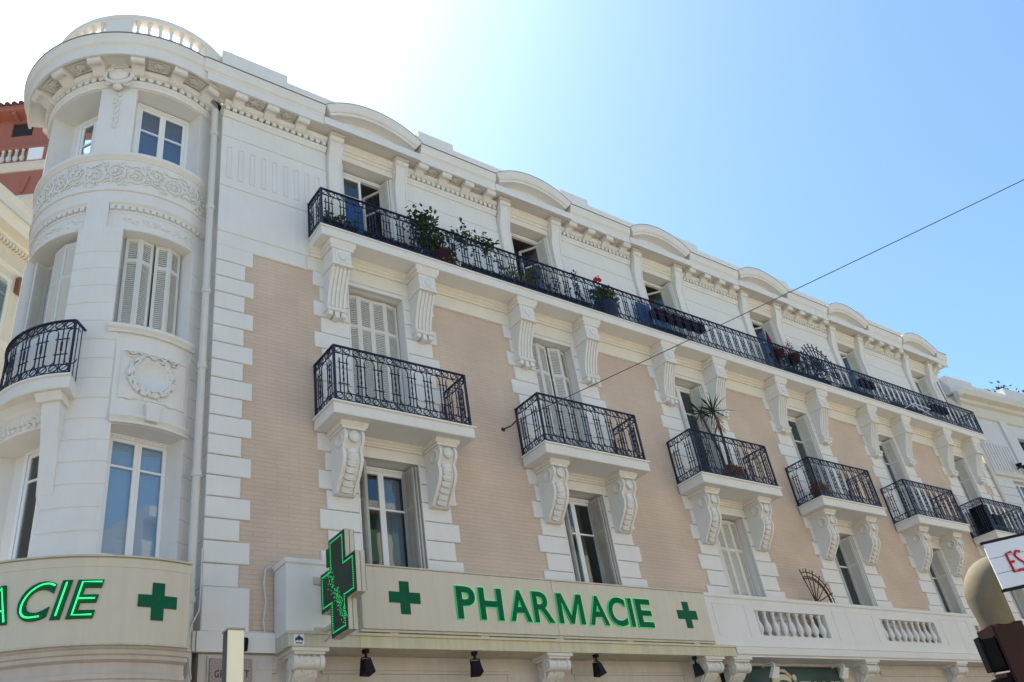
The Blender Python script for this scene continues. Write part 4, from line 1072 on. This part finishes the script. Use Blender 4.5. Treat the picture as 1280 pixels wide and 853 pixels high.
# ================================================================== PLANTS AND THINGS ON THE BALCONIES
def leafmat(n, c, c2): return mat(n, c, .6, noise=.1, nscale=14, col2=c2, spec=.35)
LG = leafmat('mid_green_leaves', (.09,.15,.035), (.03,.065,.018)); LD = leafmat('dark_green_leaves', (.045,.08,.03), (.015,.03,.014)); LY = leafmat('light_green_leaves', (.15,.22,.06), (.05,.10,.03))
STEM = mat('brown_stem', (.10,.07,.045), .9, noise=.3, nscale=30); WOVEN = mat('purple_brown_planter', (.050,.014,.019), .8, noise=.8, nscale=45, col2=(.008,.006,.012), spec=.15)
REDF = mat('red_petals', (.50,.012,.03), .55); ORF = mat('rusty_orange_shrub', (.50,.21,.035), .8, noise=.6, nscale=40); NAVY = mat('dark_blue_glaze', (.006,.009,.035), .5, spec=.3); TERR = mat('terracotta', (.30,.13,.07), .8, noise=.2)
def leaf(m, p, s, rnd, droop=0.0):
    a = rnd.uniform(0, 2*pi); e = rnd.uniform(-.7, .9)-droop; dv = Vector((cos(a)*cos(e), sin(a)*cos(e), sin(e))); sd = dv.cross(Vector((rnd.uniform(-.4,.4), rnd.uniform(-.4,.4), 1))).normalized()*s*.34; up = dv.cross(sd).normalized()*s*.08
    p = Vector(p); m.add([p, p+dv*s*.5+sd+up, p+dv*s, p+dv*s*.5-sd+up], [(0,1,2),(0,2,3)])
def foliage(name, mt, parent, n, fn, s, seed, lo=(0,0,0)):
    rnd = random.Random(seed); m = MB()
    for i in range(n): leaf(m, fn(rnd), s*rnd.uniform(.6, 1.3), rnd)
    return m.build(name, mt, parent, lo, recalc=False)
def ell(rx, ry, rz, c=(0,0,0)):
    def f(r):
        while True:
            p = [r.uniform(-1, 1) for _ in range(3)]
            if sum(q*q for q in p) < 1: return (c[0]+p[0]*rx, c[1]+p[1]*ry, c[2]+p[2]*rz)
    return f
def trough(m, L, h=.17, w=.16):
    m.box(-L/2, L/2, -w/2, -w/2+.015, 0, h); m.box(-L/2, L/2, w/2-.015, w/2, 0, h); m.box(-L/2, -L/2+.015, -w/2+.015, w/2-.015, 0, h); m.box(L/2-.015, L/2, -w/2+.015, w/2-.015, 0, h); m.box(-L/2+.015, L/2-.015, -w/2+.015, w/2-.015, .02, h-.03)
    n = int(L/.05)
    for i in range(n):     # woven ribs
        x = -L/2 + L*(i+.5)/n; m.box(x-.008, x+.008, -w/2-.008, -w/2, .01, h-.01)
    m.box(-L/2-.01, L/2+.01, -w/2-.014, -w/2, h-.02, h+.005); m.box(-L/2-.01, L/2+.01, -w/2-.014, -w/2, 0, .02); return m
def flowerbox(x, L, z, y, label, fol=None, group='woven planter boxes on the long balcony'):
    t = thing('planter_box', label, 'planter', (x, y, z), 0, group); trough(MB(), L).build('box', WOVEN, t)
    if fol:
        mt, n, h, s, seed = fol; foliage('foliage', mt, t, n, lambda r: (r.uniform(-L/2, L/2), r.uniform(-.09, .09), .15 + h*r.random()**1.5), s, seed)
    return t
ZB, YB = 10.004, -.38
flowerbox(1.98, .62, ZB, YB, 'small woven planter box of low bushes at the left balcony corner', (LG, 260, .26, .07, 1))
flowerbox(2.98, 1.1, ZB, YB, 'low dark planter box before the first balcony door with sparse greenery', (LD, 90, .16, .06, 2))
flowerbox(5.0, .95, ZB, YB, 'dark planter box right of the big climbing bush', (LD, 60, .12, .05, 3))
flowerbox(5.9, .8, ZB, YB, 'planter box with bright green weeds left of the second door', (LY, 260, .42, .08, 4))
flowerbox(7.05, 1.5, ZB, YB, 'long reddish planter box with tall thin stems right of the second door', (LD, 150, .45, .07, 5))
flowerbox(10.15, 1.15, ZB, YB, 'reddish planter box on the floor below the hanging boxes', (LD, 60, .1, .05, 6))
for i, (x, lb) in enumerate(((10.12, 'first of three dark boxes hung on the railing by the blue door panel'), (10.72, 'middle one of three dark boxes hung on the railing'), (11.3, 'right one of three dark boxes hung on the railing'))):
    flowerbox(x, .54, 10.56, YB+.02, lb, (LD, 26, .06, .05, 20+i), 'three boxes hung on the long railing')
flowerbox(15.4, 1.9, ZB, YB, 'long planter box packed with dark plants under the wheel trellis', (LD, 500, .62, .09, 7))
flowerbox(17.6, 1.5, ZB, YB, 'low planter box of dark leaves right of the wheel trellis', (LD, 150, .2, .07, 8))
flowerbox(20.1, 1.8, ZB, YB, 'planter box with thin dark plants near the last door', (LD, 170, .3, .07, 9))
flowerbox(18.4, .7, 10.55, YB+.02, 'hanging railing box with small orange flowers', (ORF, 60, .16, .06, 10), 'single boxes hung on the right half of the railing')
flowerbox(22.3, .9, 10.50, YB+.02, 'hanging railing box near the right balcony end with a bushy plant', (LD, 90, .26, .08, 11), 'single boxes hung on the right half of the railing')
# big climbing bush
t = thing('climbing_bush', 'tall straggly dark green bush leaning through the long balcony railing', 'plant', (4.05, -.38, ZB))
m = MB(); rnd = random.Random(12); tips = []
for i in range(16):
    a = rnd.uniform(-.5, .5); h = rnd.uniform(.5, 1.2); x = a*.9
    pts = [(a*.25,0,.1),(a*.5, rnd.uniform(-.1,.1), h*.4),(x, rnd.uniform(-.14,.1), h*.75),(x+rnd.uniform(-.2,.2), rnd.uniform(-.2,.1), h)]; m.tube(pts, [.012,.009,.006,.004], 4); tips += pts[1:]
for i in range(5):
    h = rnd.uniform(.75, 1.0); pts = [(.3,0,.5),(.7,-.05,h),(1.1,-.1,h-.05),(1.3+.1*i,-.08,h-.2)]; m.tube(pts, [.008,.006,.005,.003], 4); tips += pts[1:3]
m.build('stems', STEM, t)
def nearf(r):
    p = r.choice(tips); s_ = .16; return (p[0]+r.gauss(0, s_*.7), p[1]+r.gauss(0, .07), max(.05, p[2]+r.gauss(0, s_*.7)))
foliage('foliage', LD, t, 900, nearf, .085, 13); foliage('foliage', LG, t, 380, nearf, .075, 14)
foliage('lower_leaves', leafmat('dry_leaves', (.16,.11,.05), (.05,.04,.02)), t, 260, ell(.28, .12, .25, (.1,-.06,.2)), .07, 15)
MB().lathe([(.15,0),(.2,.25),(.21,.27)], (0,0,0), 14).build('pot', WOVEN, t)
# geranium
t = thing('potted_geranium', 'dark blue pot with bushy green geranium and two red flower heads', 'plant', (8.32, -.36, ZB))
m = MB(); m.lathe([(.17,0),(.25,.10),(.28,.25),(.26,.34),(.27,.36)], (0,0,0), 18); m.build('pot', NAVY, t)
foliage('foliage', LG, t, 620, ell(.36, .17, .28, (.05,0,.58)), .095, 16)
m = MB(); m.tube([(-.02,0,.5),(-.02,-.02,1.05)], .007, 4); m.tube([(.2,0,.5),(.27,-.02,.92)], .007, 4); m.build('stems', LG, t)
rnd = random.Random(4)
for c, rr_ in (((-.02,-.02,1.08), .075), ((.28,-.02,.93), .07), ((-.10,-.02,1.04), .045)):
    m = MB()
    for i in range(22): p = ell(rr_, rr_, rr_, c)(rnd); m.blob(p, .022, .022, .018, n=6, m=3)
    m.build('flower_head', REDF, t)
# thin green shoots
t = thing('cypress_seedling', 'thin upright dark green plant poking above the railing', 'plant', (7.62, -.36, ZB)); foliage('foliage', LD, t, 150, lambda r: (r.gauss(0, .03), r.gauss(0, .03), .15 + r.random()*.95), .05, 17); MB().lathe([(.08,0),(.1,.16)], (0,0,0), 10).build('pot', TERR, t)
# hanging baskets with red geraniums
for x, lb, sd in ((14.30, 'small hanging basket of dark leaves left of the red flowered one', 31), (14.95, 'hanging basket with dry pink red flowers on the long railing', 32)):
    t = thing('hanging_basket', lb, 'planter', (x, -.44, 10.42), 0, 'two round baskets hung on the railing')
    MB().lathe([(.06,0),(.15,.06),(.19,.2),(.2,.22)], (0,0,0), 14).build('basket', WOVEN, t); foliage('foliage', LD, t, 160, ell(.22, .16, .16, (0,0,.2)), .07, sd)
    if sd == 32: foliage('flowers', leafmat('faded_red_petals', (.42,.10,.08), (.25,.05,.04)), t, 110, ell(.16, .1, .24, (.02,0,.52)), .05, 33)
# wheel-shaped trellis
def fan(t, R, n, a0, a1, th=.018, knobs=True, rings=(1.0, .86)):
    m = MB()
    for rr in rings: m.tube([(R*rr*cos(q), 0, R*rr*sin(q)) for q in [a0+(a1-a0)*i/24 for i in range(25)]], th*.7, 5)
    m.build('rim', IRON if knobs else RUST, t)
    for i in range(n+1):
        q = a0+(a1-a0)*i/n; m = MB(); m.tube([(0,0,0),(R*1.12*cos(q),0,R*1.12*sin(q))], th*.7, 5)
        if knobs: m.blob((R*1.13*cos(q),0,R*1.13*sin(q)), .03, .02, .03, n=6, m=4)
        m.build('spoke', IRON if knobs else RUST, t)
RUST = mat('dark_rusted_iron', (.045,.028,.022), .7)
t = thing('wheel_trellis', 'round spoked iron trellis rising above the railing over dark plants', 'trellis', (16.22, -.40, 10.58)); fan(t, .70, 14, -.2, pi+.2, .022)
t = thing('fan_trellis', 'brown iron fan shaped trellis standing on the terrace parapet', 'trellis', (12.62, -.28, 4.135), 0); fan(t, .66, 6, .05, pi*.60, .016, False, (1.0, .86, .80))
m = MB()
for i in range(13):
    q = .05+(pi*.60-.05)*i/12; r1, r2 = .66, .73; m.tube([(r1*cos(q),0,r1*sin(q)),(r2*cos(q)+.02*sin(q),0,r2*sin(q)-.02*cos(q))], .007, 4)
    m.tube([(.48*cos(q),0,.48*sin(q)),(.54*cos(q+.04),0,.54*sin(q+.04)),(.6*cos(q),0,.6*sin(q))], .007, 4)
m.build('scroll_edging', RUST, t)
# coloured cloths and boards at the top doors
BLUE = mat('bright_blue_board', (.025,.075,.20), .6, spec=.2)
o = MB().bevbox(2.36, 2.78, .12, .15, 10.02, 11.35, .006).build('door_panel', BLUE); tag(o, 'tall blue board leaning inside the first top floor doorway', 'board')
o = MB().bevbox(9.65, 10.05, -.18, -.15, 10.02, 11.02, .006).build('door_panel', BLUE); tag(o, 'shorter blue board standing before the third top floor door behind the railing', 'board')
t = thing('folded_parasol', 'closed maroon parasol leaning at the fourth balcony door', 'parasol', (14.72, -.1, ZB)); m = MB(); m.lathe([(.03,.15),(.075,.3),(.085,.8),(.06,1.3),(.02,1.55)], (0,0,0), 10); m.build('canopy', mat('maroon_cloth', (.10,.008,.03), .8), t); m = MB(); m.tube([(0,0,0),(0,0,1.62)], .014, 6); m.build('pole', STEM, t)
# folded white clothes rack sticking out between the balusters
t = thing('drying_rack', 'white folded drying rack poking out through the long railing', 'rack', (20.3, -.5, 10.05)); MB().tube([(-.5,.2,.02),(-.45,-.28,.05),(.45,-.28,.03),(.5,.2,.02)], .012, 5).tube([(-.45,-.22,.05),(.9,-.05,.03)], .012, 5).build('frame', WHITEP, t)
# things on the small balconies
t = thing('yucca', 'two stemmed yucca with spiky rosettes on the third small balcony', 'plant', (11.0, -.30, 6.50))
m = MB(); m.tube([(-.05,0,.2),(-.10,0,.8),(-.28,0,1.35),(-.38,0,1.72)], [.035,.03,.026,.026], 7); m.tube([(.05,0,.2),(.10,-.02,.8),(.08,-.05,1.4),(-.02,-.08,1.78)], [.035,.03,.028,.028], 7); m.build('stems', STEM, t)
def rosette(m, c, n, L, rnd):
    for i in range(n):
        a = rnd.uniform(0, 2*pi); e = rnd.uniform(-.6, 1.3); dv = Vector((cos(a)*cos(e), sin(a)*cos(e), sin(e))); s_ = dv.cross(Vector((.1,.2,1))).normalized()*.016; l = L*rnd.uniform(.75, 1.1); p = Vector(c); g_ = Vector((0,0,-.10*l))
        m.add([p-s_, p+s_, p+dv*l*.6+s_*.8+g_*.3, p+dv*l*.6-s_*.8+g_*.3, p+dv*l+g_*1.6], [(0,1,2,3),(3,2,4)])
rnd = random.Random(8); m = MB(); rosette(m, (-.38,0,1.74), 26, .44, rnd); m.build('leaf_rosette', LD, t, recalc=False); m = MB(); rosette(m, (-.02,-.08,1.80), 36, .50, rnd); m.build('leaf_rosette', LD, t, recalc=False)
m = MB()
for i in range(30):
    a = rnd.uniform(0, 2*pi); p = Vector((rnd.uniform(-.03,.03), -.08, 1.72-rnd.uniform(0,.3))); q = p + Vector((cos(a)*.12, sin(a)*.12, -.2)); m.tube([p, q], .006, 3)
m.build('dry_leaves', mat('straw_leaves', (.24,.15,.09), .9), t); MB().lathe([(.15,0),(.2,.3),(.21,.32)], (0,0,0), 14).build('pot', TERR, t)
for x, lb, sd in ((10.95, 'round rusty orange shrub in front of the yucca pot', 41), (14.0, 'round rusty orange shrub at the corner of the fourth small balcony', 42)):
    xx = x if sd == 41 else 13.98
    t = thing('orange_shrub', lb, 'plant', (xx, -.44, 6.50), 0, 'rusty orange round shrubs'); MB().lathe([(.12,0),(.17,.16)], (0,0,0), 12).build('pot', TERR, t); foliage('foliage', ORF, t, 1500, ell(.31, .15, .22, (0,0,.25)), .05, sd)
t = thing('plant_stand', 'black iron plant stand behind the third small balcony railing', 'stand', (10.35, -.28, 6.50)); m = MB()
m.tube([(.12*cos(q),.12*sin(q),.72) for q in [2*pi*i/12 for i in range(12)]], .012, 5, closed=True); m.build('ring', IRON, t)
for i in range(3): q = 2*pi*i/3; MB().tube([(.12*cos(q),.12*sin(q),.72),(.05*cos(q),.05*sin(q),.4),(.15*cos(q),.15*sin(q),0)], .010, 5).build('leg', IRON, t)
for x, w, h, lb in ((22.05, .3, .85, 'tall dark storage cabinet at the left of the last small balcony'), (22.6, .55, .6, 'low dark cabinet in the middle of the last small balcony')):
    t = thing('storage_cabinet', lb, 'cabinet', (x, -.3, 6.50)); MB().bevbox(-w/2, w/2, -.2, .2, 0.03, h, .01).build('body', BLACK, t); MB().box(-w/2-.01, w/2+.01, -.21, .21, h, h+.02).build('lid', NAVY, t)

# ================================================================== NEIGHBOURING BUILDINGS
NW = mat('white_house_render', (.64,.63,.62), .85, noise=.07, nscale=2); NCR = mat('cream_house_soffit', (.64,.60,.52), .85, noise=.06, nscale=2)
BL = (24.98, 0, 0)
t = thing('white_house', 'white neighbouring house with a balustrade roof parapet right of the apartment building', 'building', BL, RD(-5))
def P_(name, m, mt, par=None, T_=None): return m.build(name, mt, par or T_ or t)
P_('wall', wallgrid(0, 9, GZ, 11.9, [(2.72, 3.9, 8.2, 10.62), (1.02, 2.2, 6.2, 8.85), (2.72, 3.9, 3.0, 6.8), (5.2, 6.4, 8.2, 10.62), (5.2, 6.4, 3.0, 6.8)], .0, .35), NW)
P_('wall', MB().box(0, .3, .36, 8, GZ, 11.9).box(8.7, 9, .36, 8, GZ, 11.9).box(.3, 8.7, 7.7, 8, GZ, 11.9).box(.3, 8.7, .8, 1.0, 0, 11.8), NW); P_('roof', MB().box(.0, 9, .0, 8, 11.9, 11.98), ROOFM)
P_('cornice', MB().prism([(0,11.55),(-.12,11.6),(-.14,11.7),(-.34,11.74),(-.36,11.9),(-.38,11.94),(0,11.95)], -.1, 9), NCR)
P_('frieze', MB().box(0, 9, -.03, 0, 11.20, 11.55), NCR); P_('string_course', MB().prism([(0,11.08),(-.08,11.12),(-.10,11.2),(0,11.2)], 0, 9), NCR); P_('string_course', MB().prism([(0,8.92),(-.10,8.95),(-.12,9.04),(0,9.04)], 0, 9), NW)
P_('parapet', MB().bevbox(-.12, 1.42, -.02, .25, 11.95, 12.62, .02).box(1.42, 3.5, .02, .2, 11.95, 12.05).box(1.42, 3.5, .0, .22, 12.33, 12.46).bevbox(3.5, 9, -.02, .25, 11.95, 12.75, .02), NW)
for i in range(9): m = MB(); baluster(m, 1.42+2.08*(i+.5)/9, .11, 12.05, 12.33, .08, 10); P_('baluster', m, NW)
for x in (2.1, 4.6, 6.9): P_('pilaster', MB().bevbox(x-.2, x+.2, -.08, 0, 9.04, 11.2, .01), NW)
m = MB(); m.bevbox(.12, 1.75, -.06, .0, 9.08, 10.2, .02)
for i in range(9): m.box(.2+.17*i, .27+.17*i, -.085, -.06, 9.15, 10.1)
P_('fluted_panel', m, NW)
for a, b, z0, z1 in ((2.72,3.9,8.2,10.62),(1.02,2.2,6.2,8.85),(2.72,3.9,3.0,6.8),(5.2,6.4,8.2,10.62),(5.2,6.4,3.0,6.8)):
    f = P_('window', MB().box(a, b, .18, .24, z0, z0+.06).box(a, b, .18, .24, z1-.06, z1).box(a, a+.06, .18, .24, z0+.06, z1-.06).box(b-.06, b, .18, .24, z0+.06, z1-.06).box((a+b)/2-.03, (a+b)/2+.03, .18, .24, z0+.06, z1-.06), IRON if z0 == 8.2 else WHITEP)
    P_('pane', MB().box(a+.05, b-.05, .205, .212, z0+.05, z1-.05), GLASS, f)
m = MB()
for i in range(16): z = 6.6+.28*i; m.bevbox(.02, .95, -.025, 0, z-8*0, z+.27, .008) if z < 8.7 else None
P_('quoin', m, NW)
t2 = thing('floodlight', 'small black floodlight fixed to the white house wall', 'lamp', (26.5, -.22, 9.28)); MB().tube([(0,.08,0),(0,-.12,.02)], .02, 5).tube([(-.2,-.12,.02),(.2,-.12,.02)], .02, 5).build('bracket', BLACK, t2)
for x in (-.2, .2): m = MB(); m.lathe([(.05,-.06),(.10,.06),(.10,.08)], (x, -.16, .0), 10); m.build('lamp_head', BLACK, t2)
t2 = thing('flagpole', 'slim reddish pole standing at the right end of the top storey', 'pole', (23.75, -.16, 10.0)); MB().tube([(0,0,0),(-.1,0,2.0)], .025, 6).build('pole', mat('faded_red_pole', (.35,.22,.20), .6), t2)

# cream building up the hill on the left
def frame(x, y, ang): return (x, y, 0), RD(ang)
CB2 = mat('yellow_cream_render', (.66,.56,.40), .85, noise=.08, nscale=1.2, streak=.05); CBT = mat('cream_stone_trim', (.68,.62,.50), .8, noise=.07, nscale=2)
t = thing('cream_building', 'yellowish cream building with dentilled cornice up the side street at far left', 'building', (-2.27, 13.2, 0), RD(40))
t.location = (-2.27 - .0, 13.2, 0)
P_('wall', MB().box(-14, 2.6, 0, 8, GZ, 19.9), CB2)
P_('cornice', MB().prism([(0,19.80),(-.06,19.85),(-.10,19.95),(-.22,20.0),(-.25,20.25),(-.32,20.32),(-.32,20.45),(0,20.5)], -14, 2.6), CBT)
P_('cornice', MB().prism([(0,18.95),(-.12,19.0),(-.15,19.1),(-.45,19.15),(-.5,19.35),(-.58,19.42),(-.58,19.5),(0,19.62)], -14, 2.6), CBT)
m = MB()
for i in range(100): x = 2.5-.13*i; m.box(x-.04, x+.04, -.12, 0, 18.82, 18.93)
P_('dentil_band', m, CBT)
m = MB()
for x0 in (-8.2, -5.2, -2.2, .85): m.box(x0, x0+.03, -.03, 0, 19.62, 19.82)
P_('panel_joint', m, CBT); P_('roof', MB().box(-14, 2.6, .0, 8, 20.5, 20.56), ROOFM)
P_('string_course', MB().prism([(0,18.05),(-.06,18.1),(-.08,18.2),(0,18.22)], -14, 2.6), CBT); P_('string_course', MB().prism([(0,15.45),(-.06,15.5),(-.08,15.62),(0,15.65)], -14, 2.6), CBT); P_('string_course', MB().prism([(0,12.3),(-.06,12.35),(-.08,12.5),(0,12.52)], -14, 2.6), CBT)
SG = mat('grey_green_shutter', (.22,.27,.27), .6)
for x0 in (-8.6, -5.4, -2.2):
    for z0 in (15.9, 12.8, 9.6):
        q = link('shutter_leaf', leafmesh(.52, 1.75, SG), t, (x0+1.15, -.10, z0-.1)); q = link('shutter_leaf', leafmesh(.52, 1.75, SG), t, (x0-.55, -.10, z0-.1)); P_('window', MB().box(x0-.02, x0+1.12, -.03, -.0, z0-.15, z0+1.7), GLASS if False else DARK)
q = link('shutter_leaf', leafmesh(.55, 1.6, SG), t, (.33, -.12, 15.85)); P_('window', MB().box(-.75, .3, -.03, 0, 15.8, 17.5), DARK)
P_('window_surround', MB().box(-.95, -.78, -.06, 0, 15.7, 17.6).box(.9, 1.05, -.06, 0, 15.7, 17.6).box(-.95, 1.05, -.08, 0, 17.6, 17.75), CBT)
P_('wall_niche', MB().box(1.25, 1.55, -.16, 0, 17.45, 18.0), mat('rusty_box', (.22,.11,.06), .8))
# red building higher up
RDW = mat('red_ochre_render', (.40,.145,.105), .85, noise=.12, nscale=.8, streak=.05); RTR = mat('pale_cornice_paint', (.60,.55,.47), .8)
t = thing('red_building', 'terracotta red building with white balustrade and tiled roof behind the tower', 'building', (-.30, 21.0, 0), RD(-36))
P_('wall', wallgrid(-9, 0.12, GZ, 32.6, [(-1.87, -.95, 31.33, 32.22), (-4.6, -3.7, 31.33, 32.22)], 0, .4), RDW)
P_('wall', MB().box(-.25, .12, .41, 8, GZ, 32.6), RDW)
P_('window', MB().box(-1.86, -.96, .10, .12, 31.34, 32.21), DARK); P_('window', MB().box(-4.59, -3.71, .10, .12, 31.34, 32.21), DARK)
m = MB()
for i in range(30): x = .75-.30*i; m.tube([(x,-.62,32.78),(x,4.0,35.3)], .125, 8)
P_('roof', MB().add([(-9,-.6,32.62),(.9,-.6,32.62),(.9,4,35.1),(-9,4,35.1),(-9,-.6,32.68),(.9,-.6,32.68),(.9,4,35.16),(-9,4,35.16)], [(0,3,2,1),(4,5,6,7),(0,1,5,4),(1,2,6,5),(2,3,7,6),(3,0,4,7)]), RDW)
P_('roof_tiles', m, mat('clay_tiles', (.13,.05,.045), .8, noise=.4, nscale=6))
P_('eaves', MB().box(-9, .8, -.58, 0, 32.42, 32.61), RDW)
for i in range(8): x = .35-1.0*i; P_('eaves_bracket', MB().box(x-.08, x+.08, -.5, 0, 32.24, 32.42), RDW)
P_('balustrade_wall', MB().box(-9, .34, -.50, -.30, 29.10, 29.26).box(-9, -.72, -.50, -.30, 30.02, 30.14).box(-.72, .34, -.5, -.3, 29.26, 30.14), RDW)
for i in range(12): m = MB(); baluster(m, -.92-.28*i, -.40, 29.26, 30.02, .12, 10); P_('baluster', m, RTR)
P_('white_box', MB().bevbox(-.62, .0, -.56, -.505, 29.22, 29.92, .01), WHITEP)
P_('cornice', MB().prism([(0,28.62),(-.5,28.66),(-.52,28.78),(-.60,28.85),(-.62,29.06),(-.5,29.10),(0,29.10)], -9, .48), RTR); P_('cornice', MB().box(.36, .50, -.6, 6, 28.66, 29.06), RTR)
P_('oriel_wall', MB().box(-9, .34, -.46, -.005, 27.20, 28.62).box(.125, .34, -.004, 6, 27.2, 32.2), RDW)
P_('oriel_base', MB().prism([(0,26.2),(-.3,26.4),(-.45,26.8),(-.55,26.95),(-.55,27.20),(0,27.20)], -.85, .46), RTR)
P_('downpipe', MB().tube([(-.62,-.50,27.4),(-.44,-.50,28.3)], .07, 8), RDW)
t2 = thing('floodlight', 'oval cream floodlight with hood on the corner of the red building', 'lamp', (-.50, 20.05, 30.45), RD(-36)); m = MB(); m.blob((0,0,0), .40, .26, .24, rot=.35, n=14, m=8); m.build('lamp_head', RTR, t2); MB().tube([(.2,.1,-.1),(.35,.5,-.35)], .06, 6).build('bracket', RDW, t2)

# pine crown on the right
def tree(name, label, base, h, rr, seed, n=1700):
    t = thing(name, label, 'tree', base); rnd = random.Random(seed); m = MB(); m.tube([(0,0,0),(.15,0,h*.35),(-.1,.1,h*.7),(0,0,h*.93)], [.32,.25,.17,.06], 9); tips = []
    for i in range(26):
        a = rnd.uniform(0, 2*pi); z = h*rnd.uniform(.58, .95); L = rr*rnd.uniform(.45, 1.0); p0 = (0,0,z-.5); p1 = (cos(a)*L*.5, sin(a)*L*.5, z-.1); p2 = (cos(a)*L, sin(a)*L, z+.25); m.tube([p0,p1,p2], [.08,.05,.02], 5); tips += [p1, p2, p2]
    m.build('trunk', STEM, t)
    def f(r):
        p = r.choice(tips); return (p[0]+r.gauss(0, .32), p[1]+r.gauss(0, .32), p[2]+r.gauss(0, .2))
    foliage('crown', LD, t, n, f, .28, seed+1); foliage('crown', LG, t, n//2, f, .24, seed+2); return t
tree('pine_tree', 'dark green tree crown showing above the white house at the right edge', (43.6, 3.4, GZ), 21.2, 2.7, 61)

# ================================================================== THE STREET AND THE HOUSES ACROSS IT
structure(MB().box(-300, 300, -300, 300, GZ-.5, GZ-.15).build('ground', mat('pale_gravel_ground', (.27,.25,.21), .9, noise=.2, nscale=.6)))
structure(MB().box(-60, 60, -10.3, -2.6, GZ-.15, GZ-.12).build('road', mat('asphalt', (.06,.06,.062), .85, noise=.3, nscale=3)))
structure(MB().box(-60, 60, -2.6, 0, GZ-.15, GZ).box(-60, 60, -2.75, -2.6, GZ-.15, GZ-.01).build('pavement', mat('pale_paving', (.34,.32,.28), .85, noise=.15, nscale=1.5)))
structure(MB().box(-60, 60, -13.5, -10.3, GZ-.15, GZ).build('pavement', mat('far_paving', (.34,.32,.28), .85, noise=.15, nscale=1.5)))
OPW = mat('pale_ochre_render', (.55,.49,.40), .85, noise=.08, nscale=1); OSH = mat('green_louvre_paint', (.10,.20,.13), .6)
def opposite(x0, x1, h, label, n, wm):
    t = thing('town_house', label, 'building', ((x0+x1)/2, -19, 0)); w = (x1-x0)/2
    P_('wall', MB().box(-w, w, -8, 0, GZ, h), wm, None, t); P_('cornice', MB().box(-w, w, 0, .4, h-.5, h-.1), RTR, None, t)
    for i in range(n):
        x = -w + 2*w*(i+.5)/n
        for z in (2.6, 5.8, 9.0, 12.2)[:int((h-1)/3.3)]:
            f = P_('window', MB().box(x-.55, x+.55, 0, .03, z, z+2.0), WHITEP, None, t); P_('pane', MB().box(x-.45, x+.45, .03, .035, z+.1, z+1.9), DARK, f)
            for s in (-1, 1): P_('shutter', MB().box(min(x+s*.56, x+s*1.05), max(x+s*.56, x+s*1.05), .01, .06, z, z+2.0), OSH, None, t)
    return t
opposite(-14, -1.5, 8.2, 'pale ochre house with green shutters across the street', 4, OPW)
opposite(-1.2, 11, 11.5, 'white house with green shutters across the street', 4, NW)
opposite(11.4, 34, 14.8, 'tall ochre town house across the street at the far right', 8, CB2)
